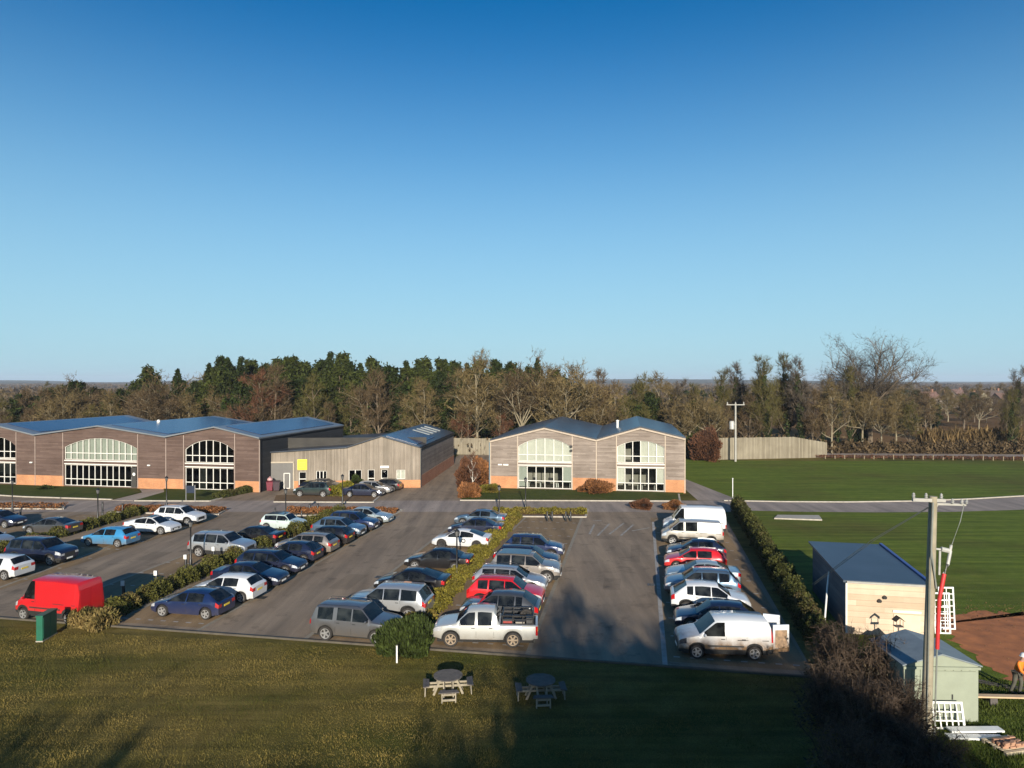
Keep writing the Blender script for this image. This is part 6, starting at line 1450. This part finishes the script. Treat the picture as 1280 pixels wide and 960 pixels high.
# clods thrown over the edge of the bare soil
rs = np.random.RandomState(5); c = np.empty((2600, 3)); c[:, 0] = rs.uniform(22, 44, 2600); c[:, 1] = np.where(rs.rand(2600) < .6, 39.4 + rs.normal(0, .8, 2600) + (c[:, 0] - 25) * .06, rs.uniform(30, 40, 2600)); c[:, 2] = rs.uniform(.0, .06, 2600)
tag(obj('soil_clods', np_mesh('soil_clods', leaf_verts(c * np.array([1, 1, .5]), .065, 1.2, 0, 5), 4, M_BARK)), 'reddish clods of soil strewn over the dug ground', 'soil', kind='stuff')
# ---- far houses
def house(px, Y, w, d, h, rz, wallc, roofc, label):
    t = thing('house', label, 'house', ((px - 640) * Y / 853.3, Y, 0), rz, 'far village houses'); wallc = tuple(c * .40 for c in wallc); roofc = tuple(c * .6 for c in roofc); wm = simple('house_wall', wallc, tuple(c * .85 for c in wallc), .5, .9); rm = simple('house_roof', roofc, tuple(c * .8 for c in roofc), .6, .9)
    m = MB(); m.box(-w/2, w/2, -d/2, d/2, 0, h); m.add([(-w/2, -d/2, h), (-w/2, d/2, h), (-w/2, 0, h + d * .42)], [(0, 2, 1)]); m.add([(w/2, -d/2, h), (w/2, d/2, h), (w/2, 0, h + d * .42)], [(0, 1, 2)]); m.build('wall', wm, t)
    m = MB()
    for s in (-1, 1): m.add([(-w/2 - .3, s * (d/2 + .3), h - .1), (w/2 + .3, s * (d/2 + .3), h - .1), (w/2 + .3, 0, h + d * .42 + .12), (-w/2 - .3, 0, h + d * .42 + .12)], [(0, 1, 2, 3)])
    ro = m.build('roof', rm, t); m = MB(); m.box(w * .25, w * .25 + .9, -.5, .5, h + d * .2, h + d * .42 + 1.3); m.build('chimney', simple('chimney_brick', (.25, .13, .09), None, 1, .9), ro)
    for wx_ in (-w * .3, w * .28):
        for wz in (1.0, 3.4):
            if wz + 1.2 < h: m = MB(); m.box(wx_ - .55, wx_ + .55, -d/2 - .06, -d/2 - .002, wz, wz + 1.2); m.build('window', MATS['glass'], t)
for a in ((1158, 330, 11, 8, 5, .3, (.5, .42, .36), (.30, .17, .14), 'far house with a pinkish roof beyond the tan saplings'), (1184, 350, 9, 7, 4.6, 1.4, (.55, .42, .36), (.22, .13, .1), 'far pink-walled house turned gable-on among trees'), (1222, 320, 9, 8, 5, 1.5, (.6, .53, .36), (.25, .19, .12), 'far cream gable house beyond the tan saplings'), (1240, 380, 12, 8, 5, .1, (.35, .3, .24), (.16, .12, .1), 'far house with a brown roof among trees'), (1254, 330, 9, 7, 4.8, .2, (.42, .30, .24), (.24, .14, .11), 'far brick house near the right edge'), (1196, 430, 12, 8, 5, .5, (.58, .5, .45), (.3, .18, .15), 'far pale house highest up among the trees')): house(*a)
# far woods and hedge lines (uncountable, tree-sized clumps of leaf)
def wood(name, label, lines, n, size, h, mat, seed):
    rs = np.random.RandomState(seed); cs = []
    for (x0, y0, x1, y1, w) in lines:
        L = math.hypot(x1 - x0, y1 - y0); k = max(40, int(n * L * (w + 6) / 9000)); t = rs.uniform(0, 1, k); hh = h * (.65 + .35 * np.sin(t * L / 13 + seed) * np.sin(t * L / 31) + .1 * np.sin(t * L / 5))
        cs.append(np.stack([x0 + (x1 - x0) * t + rs.normal(0, 2, k), y0 + (y1 - y0) * t + rs.uniform(-w, w, k), rs.uniform(0, 1, k) ** .7 * hh], 1))
    c = np.concatenate(cs); return tag(obj(name, np_mesh(name, leaf_verts(c, size, 1.3, .2, seed), 4, mat)), label, 'woodland', kind='stuff')
rs = random.Random(12); ln = []
for Y in (330, 460, 640, 880, 1200, 1650, 2150):
    for k in range(5):
        x = rs.uniform(-1.0, 1.0) * Y; L = rs.uniform(.12, .35) * Y; ln.append((x, Y + rs.uniform(-40, 40), x + L, Y + rs.uniform(-60, 60), rs.uniform(2, Y * .012)))
ln += [(-420, 420, -90, 380, 12), (-700, 700, -150, 640, 18), (130, 520, 420, 500, 14), (200, 700, 620, 690, 20), (60, 900, 300, 930, 12), (-1500, 1500, -300, 1400, 26), (300, 1500, 1500, 1450, 30), (-2400, 2300, -600, 2250, 40), (300, 2250, 2300, 2300, 40)]
wood('far_wood', 'distant winter woods and hedge lines towards the horizon', ln, 2600, 2.6, 8.5, M_TWIG_BROWN, 9)
ln2 = [(-120, 172, 60, 170, 12), (-70, 180, 20, 178, 8)]
wood('wood_behind', 'dim mass of the wood seen between the trees of the belt', ln2, 9000, .9, 10, M_TWIG_GREY, 10)
ln3 = [(-110, 128, 30, 126, 4), (28, 126, 62, 130, 4)]
wood('undergrowth', 'brown undergrowth between the trunks of the tree belt', ln3, 16000, .45, 4.5, M_TWIG_BROWN, 13)

# ================================================================ PERSON
def skin(name, verts, edges, radii, m, parent, sub=1):
    me = bpy.data.meshes.new(name); me.from_pydata(verts, edges, []); o = obj(name, me, parent); md = o.modifiers.new('skin', 'SKIN'); md.use_smooth_shade = True
    for i, r in enumerate(radii):
        sv = me.skin_vertices[0].data[i]; sv.radius = (r, r) if not isinstance(r, tuple) else r; sv.use_root = (i == 0)
    o.modifiers.new('sub', 'SUBSURF').levels = sub; o.modifiers['sub'].render_levels = sub
    bpy.context.view_layer.update(); ev = o.evaluated_get(bpy.context.evaluated_depsgraph_get()); mesh = bpy.data.meshes.new_from_object(ev); o.modifiers.clear(); o.data = mesh; mesh.materials.clear(); mesh.materials.append(m); return o
px_, py_ = 21.5, 29.0
man = thing('person', 'person in an orange hi-vis jacket and white helmet bending over the soil', 'person', (px_, py_, 0), R(-60))
SK = simple('skin', (.45, .26, .18), (.4, .22, .15), 5, .6); HV = simple('hi_vis_orange', (.85, .22, .015), (.70, .16, .01), 4, .7); TR = simple('work_trousers', (.10, .095, .07), (.06, .055, .045), 5, .9)
J = dict(pel=(0, 0, .95), chest=(.10, 0, 1.32), neck=(.17, 0, 1.50), head=(.22, 0, 1.62), crown=(.25, 0, 1.74), sl=(.12, .19, 1.40), sr=(.12, -.19, 1.40), el=(.22, .27, 1.14), er=(.24, -.26, 1.13), wl=(.42, .20, 1.02), wr=(.44, -.18, 1.01), hl=(.02, .10, .90), hr=(-.02, -.10, .90), kl=(.10, .12, .50), kr=(-.06, -.12, .49), al=(.02, .13, .09), ar=(-.20, -.13, .09), tl=(.20, .14, .05), tr=(-.02, -.14, .05))
ks = list(J); ix = {k: i for i, k in enumerate(ks)}; ed = [('pel', 'chest'), ('chest', 'neck'), ('neck', 'head'), ('head', 'crown'), ('chest', 'sl'), ('chest', 'sr'), ('sl', 'el'), ('sr', 'er'), ('el', 'wl'), ('er', 'wr'), ('pel', 'hl'), ('pel', 'hr'), ('hl', 'kl'), ('hr', 'kr'), ('kl', 'al'), ('kr', 'ar'), ('al', 'tl'), ('ar', 'tr')]
rd = dict(pel=.13, chest=.14, neck=.055, head=.10, crown=.075, sl=.065, sr=.065, el=.045, er=.045, wl=.032, wr=.032, hl=.095, hr=.095, kl=.062, kr=.062, al=.045, ar=.045, tl=.038, tr=.038)
skin('body', [J[k] for k in ks], [(ix[a], ix[b]) for a, b in ed], [rd[k] for k in ks], SK, man)
jk = ['pel', 'chest', 'neck', 'sl', 'sr', 'el', 'er', 'wl', 'wr']; jx = {k: i for i, k in enumerate(jk)}; JP = dict(J); JP['neck'] = (.15, 0, 1.46); JP['wl'] = (.39, .21, 1.04); JP['wr'] = (.41, -.19, 1.03)
skin('jacket', [JP[k] for k in jk], [(jx[a], jx[b]) for a, b in (('pel', 'chest'), ('chest', 'neck'), ('chest', 'sl'), ('chest', 'sr'), ('sl', 'el'), ('sr', 'er'), ('el', 'wl'), ('er', 'wr'))], [.175, .185, .09, .09, .09, .068, .068, .05, .05], HV, man)
tk_ = ['pel', 'hl', 'hr', 'kl', 'kr', 'al', 'ar']; tx_ = {k: i for i, k in enumerate(tk_)}
skin('trousers', [J[k] for k in tk_], [(tx_[a], tx_[b]) for a, b in (('pel', 'hl'), ('pel', 'hr'), ('hl', 'kl'), ('hr', 'kr'), ('kl', 'al'), ('kr', 'ar'))], [.15, .115, .115, .082, .082, .07, .07], TR, man)
for a, t_ in (('al', 'tl'), ('ar', 'tr')): m = MB(); m.tube([Vector(J[a]) + Vector((-.07, 0, -.02)), Vector(J[a]) + Vector((.03, 0, -.02)), Vector(J[t_]) + Vector((.05, 0, .005))], [.055, .062, .045], 8); m.build('boot', MATS['rubber'], man, 50)
m = MB(); m.lathe([(.165, 1.70), (.135, 1.715), (.13, 1.76), (.10, 1.82), (.05, 1.845), (.001, 1.85)], 14, (.235, 0, 0)); m.build('helmet', MATS['trim_white'], man, 60)
for sd in ('l', 'r'):      # five fingers on each hand
    wv = Vector(J['w' + sd]); s_ = 1 if sd == 'l' else -1; fw = Vector((.9, -.2 * s_, -.35)).normalized(); sdv = Vector((0, 1, 0)); m = MB(); m.tube([wv, wv + fw * .05, wv + fw * .10], [.03, .04, .034], 8)
    for q, ln_ in enumerate((.065, .075, .07, .055)): b_ = wv + fw * .09 + sdv * (q - 1.5) * .019; m.tube([b_, b_ + fw * ln_ * .6, b_ + fw * ln_ + Vector((0, 0, -.03))], [.0095, .009, .007], 6)
    b_ = wv + fw * .04; m.tube([b_, b_ + (fw + sdv * -1.0 * s_).normalized() * .05, b_ + (fw * 1.4 + sdv * -.8 * s_).normalized() * .085], [.012, .011, .008], 6); m.build('hand', SK, man, 60)
m = MB(); m.lathe([(.001, -.012), (.008, 0), (.001, .012)], 6, (.335, .035, 1.645)); m.lathe([(.001, -.012), (.008, 0), (.001, .012)], 6, (.335, -.035, 1.645)); m.build('eyes', MATS['grille'], man)
m = MB(); m.lathe([(.016, -.02), (.012, .0), (.004, .025)], 6, (.335, 0, 1.615)); m.build('nose', SK, man); m = MB(); m.box(.30, .322, -.025, .025, 1.565, 1.573); m.build('mouth', simple('lips', (.3, .12, .1), None, 3, .6), man)

# ================================================================ AIR, LIGHT, CAMERA
hz = MB(); hz.box(-6950, 6950, -390, 7950, -1.2, 75); ho = hz.build('haze', None); ho['kind'] = 'stuff'
hm_ = bpy.data.materials.new('haze_air'); hm_.use_nodes = True; nt = hm_.node_tree; nt.nodes.clear(); out = nd(nt, 'ShaderNodeOutputMaterial'); pv = nd(nt, 'ShaderNodeVolumePrincipled'); pv.inputs['Color'].default_value = (.72, .83, 1, 1); pv.inputs['Density'].default_value = .00013; pv.inputs['Anisotropy'].default_value = 0; nt.links.new(pv.outputs[0], out.inputs['Volume']); ho.data.materials.append(hm_)

EL, AZ = 15.8, 2.7
w = bpy.data.worlds.new('World'); scene.world = w; w.use_nodes = True; nt = w.node_tree; bg = nt.nodes['Background']
sky = nd(nt, 'ShaderNodeTexSky'); sky.sky_type = 'NISHITA'; sky.sun_disc = False; sky.sun_elevation = R(EL); sky.sun_rotation = R(180 - AZ); sky.air_density = 1.0; sky.dust_density = .5; sky.ozone_density = 3.6; sky.altitude = 100
hs = nd(nt, 'ShaderNodeHueSaturation'); hs.inputs['Saturation'].default_value = 1.40; hs.inputs['Hue'].default_value = .501; nt.links.new(sky.outputs[0], hs.inputs['Color'])
tc = nd(nt, 'ShaderNodeTexCoord'); sx = nd(nt, 'ShaderNodeSeparateXYZ'); nt.links.new(tc.outputs['Generated'], sx.inputs[0])
hzr = nd(nt, 'ShaderNodeMapRange', interpolation_type='SMOOTHSTEP'); hzr.inputs['From Min'].default_value = 0; hzr.inputs['From Max'].default_value = .52; hzr.inputs['To Min'].default_value = .85; hzr.inputs['To Max'].default_value = 0; nt.links.new(sx.outputs['Z'], hzr.inputs['Value'])
nt.links.new(mixc(nt, hzr.outputs[0], hs.outputs[0], (3.2, 5.5, 6.8)), bg.inputs['Color']); bg.inputs['Strength'].default_value = .080
sl = bpy.data.lights.new('sun', 'SUN'); so = link(bpy.data.objects.new('sun', sl)); sl.energy = 5.0; sl.angle = R(.5); sl.color = (1, .91, .77)
e = R(EL); so.rotation_euler = Vector((-math.sin(R(AZ)) * math.cos(e), math.cos(R(AZ)) * math.cos(e), -math.sin(e))).to_track_quat('-Z', 'Y').to_euler()
cam = bpy.data.cameras.new('camera'); co = link(bpy.data.objects.new('camera', cam)); scene.camera = co
cam.lens = 24; cam.sensor_width = 36; cam.clip_start = .1; cam.clip_end = 30000; co.location = (0, 0, CAM_Z); co.rotation_euler = (R(89.8), 0, 0)
vs = scene.view_settings; vs.view_transform = 'Standard'; vs.look = 'None'; vs.gamma = 1; vs.use_curve_mapping = False; vs.exposure = 0.62
scene.cycles.max_bounces = 6; scene.cycles.transparent_max_bounces = 16; scene.cycles.volume_bounces = 0
